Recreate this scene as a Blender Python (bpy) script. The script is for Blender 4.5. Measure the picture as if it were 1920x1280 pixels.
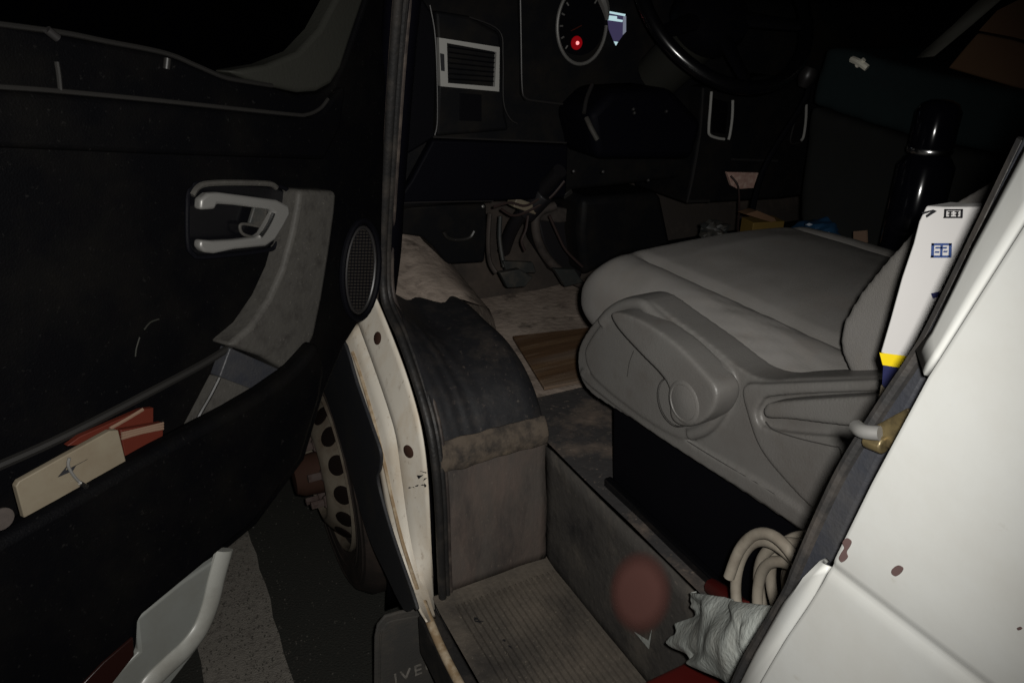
import bpy, bmesh, math, random
from mathutils import Vector, Matrix, noise
random.seed(7)
for o in list(bpy.data.objects): bpy.data.objects.remove(o)
S = bpy.context.scene
COL = S.collection

# ------------------------------------------------------------------ camera
# World: x = across the cab (0 = outer sill of the driver side), y = forward, z = up, metres
FPX = 1371.0
def V(*a): return Vector(a)
CAM = V(-0.36, 0.0, 1.54)
_fw = V(-780, -638, FPX).normalized()
_dn = V(-30, (FPX*FPX + 780*30)/638.0, FPX).normalized()
_rt = _dn.cross(_fw)
if _rt.z < 0: _rt = -_rt
_up = -_dn
CR = V(_rt.x, _fw.x, _up.x)            # camera right / down / forward in world axes
CD = V(_rt.y, _fw.y, _up.y)
CF = V(_rt.z, _fw.z, _up.z)
cd = bpy.data.cameras.new('camera'); cam = bpy.data.objects.new('camera', cd); COL.objects.link(cam)
cd.sensor_width = 36; cd.lens = 36*FPX/1920; cd.clip_start = 0.02; cd.clip_end = 400
cam.matrix_world = Matrix(((CR.x, -CD.x, -CF.x, CAM.x), (CR.y, -CD.y, -CF.y, CAM.y), (CR.z, -CD.z, -CF.z, CAM.z), (0, 0, 0, 1)))
S.camera = cam

# ------------------------------------------------------------------ night sky
w = bpy.data.worlds.new('World'); S.world = w; w.use_nodes = True
nt = w.node_tree; bg = nt.nodes['Background']
sky = nt.nodes.new('ShaderNodeTexSky'); sky.sky_type = 'NISHITA'; sky.sun_disc = False
sky.sun_elevation = math.radians(1.0); sky.sun_rotation = math.radians(200)
nt.links.new(sky.outputs[0], bg.inputs[0]); bg.inputs[1].default_value = 0.0008

# ------------------------------------------------------------------ the phone's flash, just right of the lens, with the beam shape of a small LED
fl = bpy.data.lights.new('flash_lamp', 'SPOT'); fl.energy = 64; fl.shadow_soft_size = 0.010; fl.color = (1.0, 0.98, 0.935)
fl.spot_size = math.radians(109); fl.spot_blend = 1.0
flo = bpy.data.objects.new('flash_lamp', fl); COL.objects.link(flo)
flo.location = CAM + CR*0.024 - CD*0.016
flo.rotation_euler = (CF - CR*0.20 + CD*0.06).to_track_quat('-Z', 'Y').to_euler()

S.view_settings.view_transform = 'Standard'; S.view_settings.look = 'None'
S.view_settings.exposure = 0.0; S.view_settings.gamma = 1.0

# ------------------------------------------------------------------ helpers
def ray(u, v): return (CR*(u-960) + CD*(v-640) + CF*FPX)
def on(ax, val, u, v):
    r = ray(u, v); t = (val - CAM[ax])/r[ax]; return CAM + r*t
def ons(ax, val, pts): return [on(ax, val, *p) for p in pts]
def onp(P0, N, u, v):
    r = ray(u, v); t = (P0-CAM).dot(N)/r.dot(N); return CAM + r*t

MATS = {}
def mat(name, col, rough=0.6, spec=0.3, metal=0.0, dust=None, dscale=6.0, dlow=0.45, dhigh=0.7, stretch=(1,1,1),
        bump=0.0, bscale=200.0, var=0.12, emit=None, estr=0.0, coat=0.0, dust2=None, dust3=None):
    m = bpy.data.materials.new(name); m.use_nodes = True; MATS[name] = m
    n = m.node_tree; p = n.nodes['Principled BSDF']
    p.inputs['Roughness'].default_value = rough; p.inputs['Metallic'].default_value = metal
    p.inputs['Specular IOR Level'].default_value = spec; p.inputs['Coat Weight'].default_value = coat
    tc = n.nodes.new('ShaderNodeTexCoord'); mp = n.nodes.new('ShaderNodeMapping'); mp.inputs['Scale'].default_value = stretch
    n.links.new(tc.outputs['Object'], mp.inputs[0])
    # broad mottling so that no surface is one flat tone
    nz = n.nodes.new('ShaderNodeTexNoise'); nz.inputs['Scale'].default_value = 9; nz.inputs['Detail'].default_value = 6
    n.links.new(mp.outputs[0], nz.inputs['Vector'])
    mx = n.nodes.new('ShaderNodeMix'); mx.data_type = 'RGBA'
    mx.inputs['A'].default_value = tuple(c*(1-var) for c in col)+(1,); mx.inputs['B'].default_value = tuple(c*(1+var) for c in col)+(1,)
    n.links.new(nz.outputs['Fac'], mx.inputs['Factor']); out = mx.outputs['Result']
    for k, (dc, sc, lo, hi) in enumerate(([(dust, dscale, dlow, dhigh)] if dust else []) + ([dust2] if dust2 else []) + ([dust3] if dust3 else [])):
        n2 = n.nodes.new('ShaderNodeTexNoise'); n2.inputs['Scale'].default_value = sc; n2.inputs['Detail'].default_value = 9; n2.inputs['Roughness'].default_value = 0.65
        n.links.new(mp.outputs[0], n2.inputs['Vector'])
        mr = n.nodes.new('ShaderNodeMapRange'); mr.inputs['From Min'].default_value = lo; mr.inputs['From Max'].default_value = hi
        n.links.new(n2.outputs['Fac'], mr.inputs['Value'])
        m2 = n.nodes.new('ShaderNodeMix'); m2.data_type = 'RGBA'; m2.inputs['B'].default_value = tuple(dc)+(1,)
        n.links.new(mr.outputs[0], m2.inputs['Factor']); n.links.new(out, m2.inputs['A']); out = m2.outputs['Result']
    n.links.new(out, p.inputs['Base Color'])
    if bump > 0:
        n3 = n.nodes.new('ShaderNodeTexNoise'); n3.inputs['Scale'].default_value = bscale; n3.inputs['Detail'].default_value = 4
        n.links.new(mp.outputs[0], n3.inputs['Vector'])
        b = n.nodes.new('ShaderNodeBump'); b.inputs['Strength'].default_value = bump; b.inputs['Distance'].default_value = 0.004
        n.links.new(n3.outputs['Fac'], b.inputs['Height']); n.links.new(b.outputs[0], p.inputs['Normal'])
    if emit:
        p.inputs['Emission Color'].default_value = tuple(emit)+(1,); p.inputs['Emission Strength'].default_value = estr
    return m

mat('black_plastic', (0.0024,0.0024,0.0034), 0.55, 0.04, bump=0.15, bscale=500)
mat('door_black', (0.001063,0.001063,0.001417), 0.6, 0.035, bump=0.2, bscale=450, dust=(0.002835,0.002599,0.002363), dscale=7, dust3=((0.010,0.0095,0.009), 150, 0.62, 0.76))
mat('dash_black', (0.004725,0.004914,0.00567), 0.5, 0.06, bump=0.15, bscale=500, dust=(0.01008,0.00882,0.00756), dscale=9)
mat('gloss_black', (0.002,0.002,0.0026), 0.22, 0.7)
mat('navy_black', (0.0018,0.0018,0.0033), 0.6, 0.04, bump=0.1)
mat('trim_edge', (0.01071,0.01008,0.00945), 0.4, 0.4)
mat('trim_line', (0.035,0.033,0.031), 0.8, 0.1)
mat('wood_worn', (0.17,0.115,0.065), 0.8, 0.1, var=0.4, stretch=(1,14,14))
mat('rail_black', (0.0085,0.008,0.0075), 0.45, 0.3)
mat('vent_silver', (0.30,0.295,0.28), 0.4, 0.5, metal=0.2)
mat('pale_wear', (0.33,0.27,0.19), 0.9, 0.1, var=0.2)
mat('seam_edge', (0.01404,0.0131,0.0131), 0.4, 0.4)
mat('olive_trim', (0.01575,0.01575,0.0133), 0.6, 0.1, bump=0.15)
mat('grip_grey', (0.03591,0.03375,0.03052), 0.6, 0.15, dust=(0.01975,0.01795,0.01652), dscale=38, dlow=0.5, dhigh=0.75, bump=0.25, bscale=120, dust3=((0.09,0.083,0.075), 160, 0.62, 0.76))
mat('silver', (0.13,0.1269,0.1207), 0.42, 0.5, metal=0.35)
mat('chrome', (0.7,0.7,0.7), 0.22, 0.5, metal=1.0)
mat('white_paint', (0.3298,0.3323,0.3198), 0.38, 0.4, coat=0.15, var=0.03, dust=(0.2999,0.2949,0.2749), dscale=5, dust2=((0.2503,0.2377,0.2085), 45, 0.66, 0.86), bump=0.02, bscale=60, dust3=((0.26,0.24,0.205), 170, 0.70, 0.80))
mat('door_paint', (0.114,0.1178,0.1102), 0.4, 0.35, var=0.05, dust=(0.095,0.095,0.0855), dscale=8)
mat('door_hem', (0.19,0.19,0.175), 0.35, 0.4, var=0.06, dust=(0.13,0.125,0.11), dscale=10)  # paler copy of the door paint, rim highlight put into the colour
mat('white_dirty', (0.60,0.555,0.48), 0.5, 0.35, var=0.1, dust=(0.40,0.30,0.19), dscale=9, dlow=0.46, dhigh=0.80, stretch=(1,1,0.45), dust2=((0.16,0.10,0.06), 34, 0.60, 0.80), dust3=((0.20,0.15,0.10), 120, 0.62, 0.74))
mat('bead_brown', (0.24,0.17,0.10), 0.6, 0.3, var=0.3, dust=(0.45,0.38,0.28), dscale=30)
mat('fender_dark', (0.019,0.020,0.0235), 0.55, 0.3, bump=0.2, bscale=200, dust=(0.03,0.028,0.026), dscale=10, dlow=0.5, dhigh=0.8, dust3=((0.06,0.055,0.05), 120, 0.62, 0.75))
mat('rubber', (0.013,0.0125,0.0125), 0.55, 0.35, dust=(0.035,0.03,0.026), dscale=20, bump=0.3, bscale=120)
mat('seal_dusty', (0.03,0.024,0.022), 0.6, 0.3, dust=(0.10,0.08,0.065), dscale=25, dlow=0.45, dhigh=0.8)
mat('mat_black', (0.012,0.012,0.0135), 0.55, 0.3, dust=(0.075,0.060,0.049), dscale=5, dlow=0.56, dhigh=0.85, bump=0.35, bscale=40, dust2=((0.026,0.023,0.022), 24, 0.48, 0.72), dust3=((0.075,0.062,0.052), 95, 0.60, 0.74))
mat('mat_riser', (0.072,0.062,0.055), 0.75, 0.2, dust=(0.105,0.078,0.066), dscale=6, dlow=0.45, dhigh=0.70, stretch=(1.8,1,0.6), bump=0.4, bscale=60, dust2=((0.024,0.023,0.024), 4.0, 0.50, 0.70), dust3=((0.14,0.115,0.095), 110, 0.61, 0.76))
mat('mat_tread', (0.07671,0.06621,0.05491), 0.8, 0.15, dust=(0.1211,0.1009,0.08075), dscale=7, dlow=0.45, dhigh=0.75, bump=0.5, bscale=90, dust2=((0.02826,0.02584,0.02422), 5, 0.52, 0.75), dust3=((0.17,0.145,0.115), 130, 0.60, 0.74))
mat('well_side', (0.050,0.046,0.042), 0.8, 0.15, dust=(0.115,0.10,0.082), dscale=6, dlow=0.5, dhigh=0.8, bump=0.5, bscale=60, dust2=((0.020,0.019,0.019), 9, 0.52, 0.72), dust3=((0.13,0.11,0.09), 100, 0.62, 0.76))
mat('floor_dust', (0.31,0.255,0.215), 0.9, 0.1, dust=(0.15,0.118,0.098), dscale=5, dlow=0.42, dhigh=0.72, bump=0.8, bscale=50, dust2=((0.05,0.04,0.034), 14, 0.54, 0.74), dust3=((0.40,0.33,0.27), 80, 0.60, 0.74))
mat('toe_dark', (0.035,0.030,0.027), 0.9, 0.05, dust=(0.09,0.07,0.057), dscale=5, dlow=0.5, dhigh=0.85, bump=0.4, bscale=50)
mat('floor_dark', (0.035,0.033,0.033), 0.85, 0.1, dust=(0.15,0.115,0.09), dscale=8, dlow=0.48, dhigh=0.72, bump=0.6, bscale=50, dust3=((0.16,0.13,0.105), 85, 0.60, 0.75))
mat('worn_beige', (0.085,0.068,0.053), 0.85, 0.1, dust=(0.032,0.028,0.025), dscale=24, dlow=0.42, dhigh=0.60, bump=0.9, bscale=60, dust2=((0.16,0.125,0.09), 12, 0.60, 0.75))
mat('seat_grey', (0.141,0.1342,0.1273), 0.75, 0.2, var=0.06, dust=(0.1171,0.1102,0.1019), dscale=6, bump=0.25, bscale=700, dust2=((0.135,0.122,0.1102), 16, 0.52, 0.75), dust3=((0.17,0.158,0.145), 130, 0.62, 0.78))
mat('seat_trim', (0.1016,0.09729,0.09167), 0.45, 0.4, var=0.05, dust=(0.08648,0.07999,0.07437), dscale=8, bump=0.18, bscale=420, dust2=((0.080,0.072,0.065), 14, 0.55, 0.78), dust3=((0.115,0.107,0.098), 150, 0.62, 0.78))
mat('base_black', (0.0025,0.0025,0.0035), 0.5, 0.03)
mat('wood', (0.075,0.042,0.022), 0.8, 0.15, var=0.45, stretch=(0.8,13,13), dust=(0.14,0.09,0.05), dscale=2.0, dlow=0.48, dhigh=0.75, bump=0.4, bscale=30, dust2=((0.15,0.122,0.10), 1.1, 0.50, 0.72), dust3=((0.17,0.14,0.11), 9, 0.62, 0.8))
mat('asphalt', (0.020,0.020,0.017), 0.85, 0.3, bump=1.0, bscale=180, dust=(0.045,0.04,0.033), dscale=120, dlow=0.55, dhigh=0.8)
mat('road_paint', (0.17,0.155,0.135), 0.75, 0.3, bump=1.0, bscale=220, dust=(0.09,0.08,0.07), dscale=60, dlow=0.48, dhigh=0.75, dust2=((0.5,0.48,0.44), 330, 0.66, 0.74))  # finest pale specks put the line's sparkle into its colour
mat('tyre', (0.020,0.016,0.014), 0.8, 0.2, dust=(0.04,0.028,0.023), dscale=14)
mat('rim_steel', (0.1265,0.1079,0.0837), 0.55, 0.3, dust=(0.06324,0.04278,0.02976), dscale=16, dlow=0.45, dhigh=0.75)
mat('rust', (0.0375,0.01875,0.01313), 0.8, 0.1, var=0.3)
mat('rust_spot', (0.055,0.0341,0.0319), 0.7, 0.2, var=0.25)
mat('hub_rust', (0.072,0.054,0.0486), 0.7, 0.2, dust=(0.036,0.0198,0.0162), dscale=30)
mat('hole_dark', (0.0072,0.0048,0.004), 0.9, 0.05)
mat('beige_card', (0.1141,0.09697,0.06987), 0.55, 0.25, dust=(0.09412,0.07415,0.05134), dscale=12, var=0.06)
mat('red_cover', (0.051,0.0084,0.0042), 0.5, 0.3, var=0.2)
mat('page_edge', (0.1142,0.07392,0.05208), 0.7, 0.1)
mat('red_plastic', (0.05,0.0045,0.0035), 0.4, 0.4, var=0.25)
mat('rag', (0.2808,0.2948,0.2762), 0.9, 0.1, var=0.12, dust=(0.2059,0.2059,0.1872), dscale=18, bump=0.5, bscale=150)
mat('cable_beige', (0.18,0.159,0.129), 0.5, 0.3, var=0.08, dust=(0.12,0.102,0.08104), dscale=25)
mat('box_white', (0.432,0.4212,0.414), 0.55, 0.3, var=0.04)
mat('yellow', (0.62,0.46,0.01), 0.5, 0.3, var=0.05)
mat('navy_print', (0.016,0.018,0.06), 0.5, 0.3)
mat('blue_print', (0.03,0.055,0.16), 0.5, 0.3)
mat('black_print', (0.012,0.012,0.014), 0.5, 0.3)
mat('pillar_trim', (0.017,0.018,0.022), 0.5, 0.3, dust=(0.03,0.029,0.029), dscale=16, bump=0.2, bscale=250)
mat('brass', (0.144,0.1104,0.0528), 0.4, 0.5, metal=0.7, dust=(0.0336,0.0264,0.0168), dscale=35, dlow=0.4, dhigh=0.6)
mat('bag_green', (0.01178,0.01821,0.01928), 0.55, 0.1, var=0.1, bump=0.3, bscale=25)
mat('bag_front', (0.0132,0.0138,0.0132), 0.7, 0.05, var=0.1, bump=0.3, bscale=25)
mat('cardboard', (0.11,0.0638,0.0374), 0.8, 0.1, var=0.1)
mat('belt', (0.12,0.1176,0.102), 0.7, 0.2, bump=0.3, bscale=600)
mat('bottle_black', (0.003,0.003,0.005), 0.12, 0.35)
mat('yellow_carton', (0.0847,0.0539,0.01155), 0.7, 0.2, var=0.2)
mat('blue_bag', (0.007,0.0315,0.07), 0.4, 0.4, var=0.3, bump=0.6, bscale=40)
mat('pale_plastic', (0.45,0.50,0.52), 0.5, 0.3)
mat('paper_scrap', (0.28,0.19,0.14), 0.8, 0.1)
mat('pink_card', (0.30,0.19,0.16), 0.35, 0.5, var=0.25, dust=(0.42,0.32,0.27), dscale=60)
mat('wire', (0.022,0.014,0.0128), 0.5, 0.3)
mat('pedal', (0.01575,0.0171,0.01665), 0.6, 0.3, dust=(0.0405,0.0351,0.02925), dscale=25)
mat('shaft', (0.006,0.0055,0.0065), 0.5, 0.3)
mat('duct_grey', (0.04235,0.03465,0.0308), 0.7, 0.2, dust=(0.01925,0.01617,0.01463), dscale=18)
mat('glass_dark', (0.0002,0.0002,0.0003), 0.08, 0.05)
mat('grille', (0.0175,0.015,0.013), 0.7, 0.2)
mat('reflector_red', (0.009,0.0027,0.0021), 0.3, 0.5)
mat('sticker_red', (0.132,0.036,0.027), 0.6, 0.2, var=0.05)
mat('cab_dark', (0.003,0.003,0.004), 0.8, 0.02)
mat('latch_glint', (0.85,0.82,0.70), 0.25, 0.8, metal=0.2)
mat('led', (0.4,0.02,0.02), 0.4, 0.3, emit=(1.0,0.30,0.30), estr=1.6)
mat('led_halo', (0.10,0.004,0.004), 0.4, 0.3, emit=(0.9,0.0,0.012), estr=0.16)
mat('screen_bright', (0.1,0.1,0.1), 0.4, 0.3, emit=(0.50,0.72,0.76), estr=0.85)
mat('screen_dim', (0.02,0.02,0.03), 0.3, 0.3, emit=(0.12,0.10,0.24), estr=0.28)
mat('screen_pale', (0.05,0.05,0.06), 0.3, 0.3, emit=(0.30,0.33,0.42), estr=0.5)
mat('flap_rubber', (0.05,0.048,0.045), 0.8, 0.15, dust=(0.075,0.066,0.056), dscale=9, bump=0.3)
mat('text_grey', (0.20,0.185,0.165), 0.7, 0.2, dust=(0.04,0.038,0.034), dscale=40)

def bm_obj(name, bm, m, parent=None, bevel=0, seg=3, smooth=True, remesh=0, rsmooth=0, subsurf=0, solid=0, angle=35):
    bmesh.ops.recalc_face_normals(bm, faces=bm.faces)
    me = bpy.data.meshes.new(name); bm.to_mesh(me); bm.free()
    for p in me.polygons: p.use_smooth = smooth
    me.materials.append(MATS[m])
    o = bpy.data.objects.new(name, me); COL.objects.link(o)
    if parent: o.parent = parent
    if solid:
        s = o.modifiers.new('s', 'SOLIDIFY'); s.thickness = solid; s.offset = 0
    if bevel:
        b = o.modifiers.new('b', 'BEVEL'); b.width = bevel; b.segments = seg; b.limit_method = 'ANGLE'; b.angle_limit = math.radians(angle)
        b.harden_normals = False
    if remesh:
        r = o.modifiers.new('r', 'REMESH'); r.mode = 'VOXEL'; r.voxel_size = remesh; r.use_smooth_shade = True
        if rsmooth:
            s = o.modifiers.new('sm', 'SMOOTH'); s.factor = 0.5; s.iterations = rsmooth
    if subsurf:
        s = o.modifiers.new('ss', 'SUBSURF'); s.levels = subsurf; s.render_levels = subsurf
    if smooth and not remesh and not subsurf:
        for e in me.edges: pass
        try: me.set_sharp_from_angle(angle=math.radians(40))
        except Exception: pass
    return o

def add_prism(bm, pts, ext):
    a = [bm.verts.new(p) for p in pts]; b = [bm.verts.new(Vector(p)+ext) for p in pts]
    n = len(a); bm.faces.new(a); bm.faces.new(b[::-1])
    for i in range(n):
        bm.faces.new((a[i], b[i], b[(i+1) % n], a[(i+1) % n]))
    return bm
def prism(pts, ext): return add_prism(bmesh.new(), pts, Vector(ext))

def add_box(bm, lo, hi, M=None):
    pts = [Vector((x, y, z)) for x in (lo[0], hi[0]) for y in (lo[1], hi[1]) for z in (lo[2], hi[2])]
    if M: pts = [M @ p for p in pts]
    v = [bm.verts.new(p) for p in pts]
    for f in ((0,1,3,2),(4,6,7,5),(0,4,5,1),(2,3,7,6),(0,2,6,4),(1,5,7,3)): bm.faces.new([v[i] for i in f])
    return bm
def box(lo, hi, M=None): return add_box(bmesh.new(), lo, hi, M)

def smooth_path(P, n=6, closed=False):
    P = [Vector(p) for p in P]; out = []; N = len(P)
    rng = range(N if closed else N-1)
    for i in rng:
        p1, p2 = P[i], P[(i+1) % N]
        p0 = P[i-1] if (closed or i > 0) else p1
        p3 = P[(i+2) % N] if (closed or i+2 < N) else p2
        for k in range(n):
            t = k/n
            out.append(0.5*((2*p1) + (p2-p0)*t + (2*p0-5*p1+4*p2-p3)*t*t + (3*p1-p0-3*p2+p3)*t*t*t))
    if not closed: out.append(P[-1])
    return out
def add_tube(bm, path, r, seg=10, n=6, closed=False, flat=1.0, flatdir=None):
    P = smooth_path(path, n, closed) if n > 1 else [Vector(p) for p in path]
    N = len(P); rings = []; prevn = None
    for i, p in enumerate(P):
        a = P[(i-1) % N] if (closed or i > 0) else P[i]; b = P[(i+1) % N] if (closed or i < N-1) else P[i]
        t = (b-a).normalized()
        if flatdir is not None: nn = Vector(flatdir); nn = (nn - t*nn.dot(t)).normalized()
        elif prevn is None:
            nn = t.orthogonal().normalized()
        else: nn = (prevn - t*prevn.dot(t)).normalized()
        prevn = nn; bb = t.cross(nn)
        rr = r(i/(N-1)) if callable(r) else r
        rings.append([bm.verts.new(p + (nn*math.cos(2*math.pi*k/seg)*rr*flat + bb*math.sin(2*math.pi*k/seg)*rr)) for k in range(seg)])
    for i in range(N if closed else N-1):
        A, B = rings[i], rings[(i+1) % N]
        for k in range(seg): bm.faces.new((A[k], A[(k+1) % seg], B[(k+1) % seg], B[k]))
    if not closed:
        bm.faces.new(rings[0][::-1]); bm.faces.new(rings[-1])
    return bm
def tube(path, r, **k): return add_tube(bmesh.new(), path, r, **k)

def loft(rows, bm=None):
    bm = bm or bmesh.new(); R = [[bm.verts.new(p) for p in r] for r in rows]
    for i in range(len(R)-1):
        for j in range(len(R[0])-1): bm.faces.new((R[i][j], R[i][j+1], R[i+1][j+1], R[i+1][j]))
    return bm
def lathe(profile, origin, axis, xdir, seg=32, bm=None):
    """profile: (radius, distance along axis)"""
    bm = bm or bmesh.new(); axis = Vector(axis).normalized(); xd = Vector(xdir); xd = (xd-axis*xd.dot(axis)).normalized(); yd = axis.cross(xd)
    rings = []
    for r, h in profile:
        c = Vector(origin)+axis*h
        rings.append([bm.verts.new(c + (xd*math.cos(2*math.pi*k/seg)+yd*math.sin(2*math.pi*k/seg))*max(r,1e-4)) for k in range(seg)])
    for A, B in zip(rings, rings[1:]):
        for k in range(seg): bm.faces.new((A[k], A[(k+1) % seg], B[(k+1) % seg], B[k]))
    bm.faces.new(rings[0][::-1]); bm.faces.new(rings[-1])
    return bm
def ellipse(c, a, b, n=32): return [(c[0]+a*math.cos(2*math.pi*k/n), c[1]+b*math.sin(2*math.pi*k/n)) for k in range(n)]
def interp(poly, t):
    for (a, fa), (b, fb) in zip(poly, poly[1:]):
        if a <= t <= b or b <= t <= a: return fa + (fb-fa)*(t-a)/(b-a)
    return poly[0][1] if abs(t-poly[0][0]) < abs(t-poly[-1][0]) else poly[-1][1]
def tag(o, label, cat, group=None):
    o['label'] = label; o['category'] = cat
    if group: o['group'] = group
    return o
def empty(name, loc):
    o = bpy.data.objects.new(name, None); o.location = loc; COL.objects.link(o); o.empty_display_size = 0.1; return o

from mathutils.bvhtree import BVHTree
_bvh = {}
def hit(o, u, v, lift=0.0):
    """the point of object o that lies on the sight line through (u, v), lifted along its normal"""
    if o.name not in _bvh:
        bpy.context.view_layer.update()
        _bvh[o.name] = BVHTree.FromObject(o, bpy.context.evaluated_depsgraph_get())
    r = ray(u, v).normalized(); loc, nrm, idx, dist = _bvh[o.name].ray_cast(CAM, r)
    if loc is None: return None
    if nrm.dot(r) > 0: nrm = -nrm
    return loc + nrm*lift, nrm
def hits(o, pts, lift=0.0):
    return [h[0] for h in (hit(o, *p, lift) for p in pts) if h]

# ================================================================== SETTING
bm = bmesh.new()
v = [bm.verts.new(p) for p in ((-150,-150,0),(150,-150,0),(150,150,0),(-150,150,0))]; bm.faces.new(v)
g = bm_obj('road', bm, 'asphalt', smooth=False); g['kind'] = 'structure'
# worn edge line, irregular outline
L = []; Rr = []
random.seed(3)
for i in range(90):
    y = -0.6 + i*0.07
    L.append((-0.435 + random.uniform(-.004,.004), y, 0.004)); Rr.append((-0.236 + random.uniform(-.004,.004), y, 0.004))
bm = loft([L, Rr]); o = bm_obj('road_marking', bm, 'road_paint', smooth=False); o['kind'] = 'structure'

# loose grit on the road and line, pale to stand in for sparkle
bm = bmesh.new()
for i in range(2400):
    x = random.uniform(-0.75, 0.10) if i % 3 == 0 else random.gauss(-0.33, 0.06); y = random.uniform(1.1, 2.6); s = random.uniform(0.0007, 0.0021)
    M = Matrix.Translation((x, y, 0.005)) @ Matrix.Rotation(random.uniform(0, 6.3), 4, 'Z') @ Matrix.Rotation(random.uniform(-.5,.5), 4, 'X')
    add_box(bm, (-s, -s*.8, -s*.5), (s, s*.8, s*.7), M)
mat('grit', (0.064,0.06,0.052), 0.45, 0.5, var=0.5)
o = bm_obj('road_grit', bm, 'grit', smooth=False); o['kind'] = 'stuff'
o['label'] = 'pale grit scattered over the asphalt under the open door'; o['category'] = 'grit'

# ================================================================== TRUCK
T = empty('truck', (0,0,0))
tag(T, 'white light truck with its driver door open and grey seat', 'truck')

# ---- body side panel behind the door opening (outer skin), rows by height
SE = [on(0, 0.0, *p) for p in ((1990,300),(1920,415),(1830,557),(1740,702),(1650,868),(1560,1052),(1550,1072),(1530,1112),(1470,1200),(1420,1290))]
edge = [(p.z, p.y) for p in SE]
edge = [(2.3, edge[0][1]-0.03)] + edge + [(0.90, edge[-1][1]+0.02), (0.36, edge[-1][1]+0.03)]
zc = on(0, 0, 1560, 1066).z
prof = [(2.3,0.05),(1.9,0.016),(1.6,0.004),(1.45,0.001),(1.36,0.0),(1.28,0.0),(1.24,0.0),(zc+.0080,0.0),(zc+.0045,0.0004),(zc+.0020,0.0016),(zc-.0008,0.0019),(zc-.0035,0.0013),(zc-.0070,0.0004),(zc-.012,0.0001),
        (1.19,0.0),(1.16,0.0),(1.13,-0.0005),(1.10,-0.0012),(1.07,-0.002),(1.04,-0.002),(1.0,-0.001),(0.9,0.0),(0.7,0.0),(0.5,0.0),(0.36,0.02)]
rows = []
for z, x in prof:
    yf = interp(edge, z)
    rows.append([(x+0.006, yf+0.0005, z), (x+0.002, yf, z), (x, yf-0.003, z)] + [(x, yf-0.003+(-1.6-yf)*k/8, z) for k in range(1, 9)])
body = bm_obj('body_side', loft(rows), 'white_paint', T, smooth=True)
body['label'] = 'white painted side panel behind the door opening, with small rust chips'
# rust chips: thin flakes of bare metal in the paint
def blob(pts, x, name='rust_spot'):
    P = [on(0, x, *p) for p in pts]; c = sum(P, Vector())/len(P)
    P = smooth_path(P, 4, True)
    return bm_obj(name, prism(P, (-0.0007,0,0)), 'rust_spot', body, smooth=False)
blob([(1588,1008),(1597,1014),(1594,1024),(1588,1034),(1590,1044),(1580,1053),(1574,1046),(1578,1036),(1584,1026),(1581,1016)], -0.0002)
blob([(1674,1066),(1684,1059),(1694,1064),(1690,1073),(1681,1079),(1673,1074)], -0.0002)
blob([(1908,1176),(1914,1174),(1917,1178),(1911,1180)], -0.0002)

# ---- rear jamb of the opening: white upper flange, dark trim, white lower flange
up_seam = [(1990,300),(1920,415),(1830,557),(1760,668),(1738,704)]
up_in = [(1990,170),(1920,285),(1830,455),(1752,618),(1722,658)]
rows = []
for a, b in zip(up_seam, up_in):
    A = on(0, 0.0085, *a); B = on(0, 0.022, *b)
    rows.append([A.lerp(B, k/4) for k in range(5)])
bm_obj('rear_jamb_upper', loft(rows), 'white_paint', T, solid=0.003)
lo_seam = [(1556,1062),(1548,1076),(1529,1114),(1470,1202),(1420,1290)]
lo_in = [(1553,1048),(1500,1095),(1468,1135),(1415,1230),(1385,1292)]
rows = []
for a, b in zip(lo_seam, lo_in):
    A = on(0, 0.0085, *a); B = on(0, 0.026, *b); c = A.lerp(B, .5)+V(-0.004,0.003,0)
    q = [A, A.lerp(c,.6), c, c.lerp(B,.6), B]; rows.append(q)
bm_obj('rear_jamb_lower', loft(rows), 'white_paint', T, solid=0.003)
P = ons(0, 0.034, [(1722,660),(1738,706),(1690,790),(1645,868),(1600,960),(1562,1048),(1500,1095),(1480,1112),(1500,1060),(1545,960),(1590,870),(1625,812),(1660,765)])
bm_obj('pillar_trim', prism(P, (0.05,0,0)), 'pillar_trim', T, bevel=0.006)
P = ons(0, 0.026, [(2000,118),(1922,250),(1835,432),(1748,606),(1722,655),(1752,622),(1830,459),(1920,289),(2000,175)])
bm_obj('pillar_trim', prism(P, (0.006,0,0)), 'pillar_trim', T, bevel=0.001)
# rubber seal round the rear of the opening
bm_obj('door_seal', tube(ons(0, 0.034, [(1925,262),(1840,436),(1752,612),(1716,672),(1660,755),(1588,868),(1543,958),(1497,1062),(1474,1116),(1405,1228),(1375,1292)]), 0.0045, seg=8), 'rubber', T)
# door striker: plate and pin
P = ons(0, 0.030, [(1640,798),(1700,765),(1712,778),(1668,842),(1634,828)])
st = bm_obj('striker', prism(P, (0.003,0,0)), 'brass', T, bevel=0.001)
a = on(0, 0.026, 1650, 812); b = on(0, 0.030, 1606, 800)
bm_obj('striker_pin', tube([b, a.lerp(b,.5)+V(-.004,0,0), a], 0.0048, n=4), 'silver', st)
bm_obj('striker_block', tube([on(0,.029,1660,836), on(0,.029,1625,822)], 0.006, n=1), 'brass', st, bevel=0.002)

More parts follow.
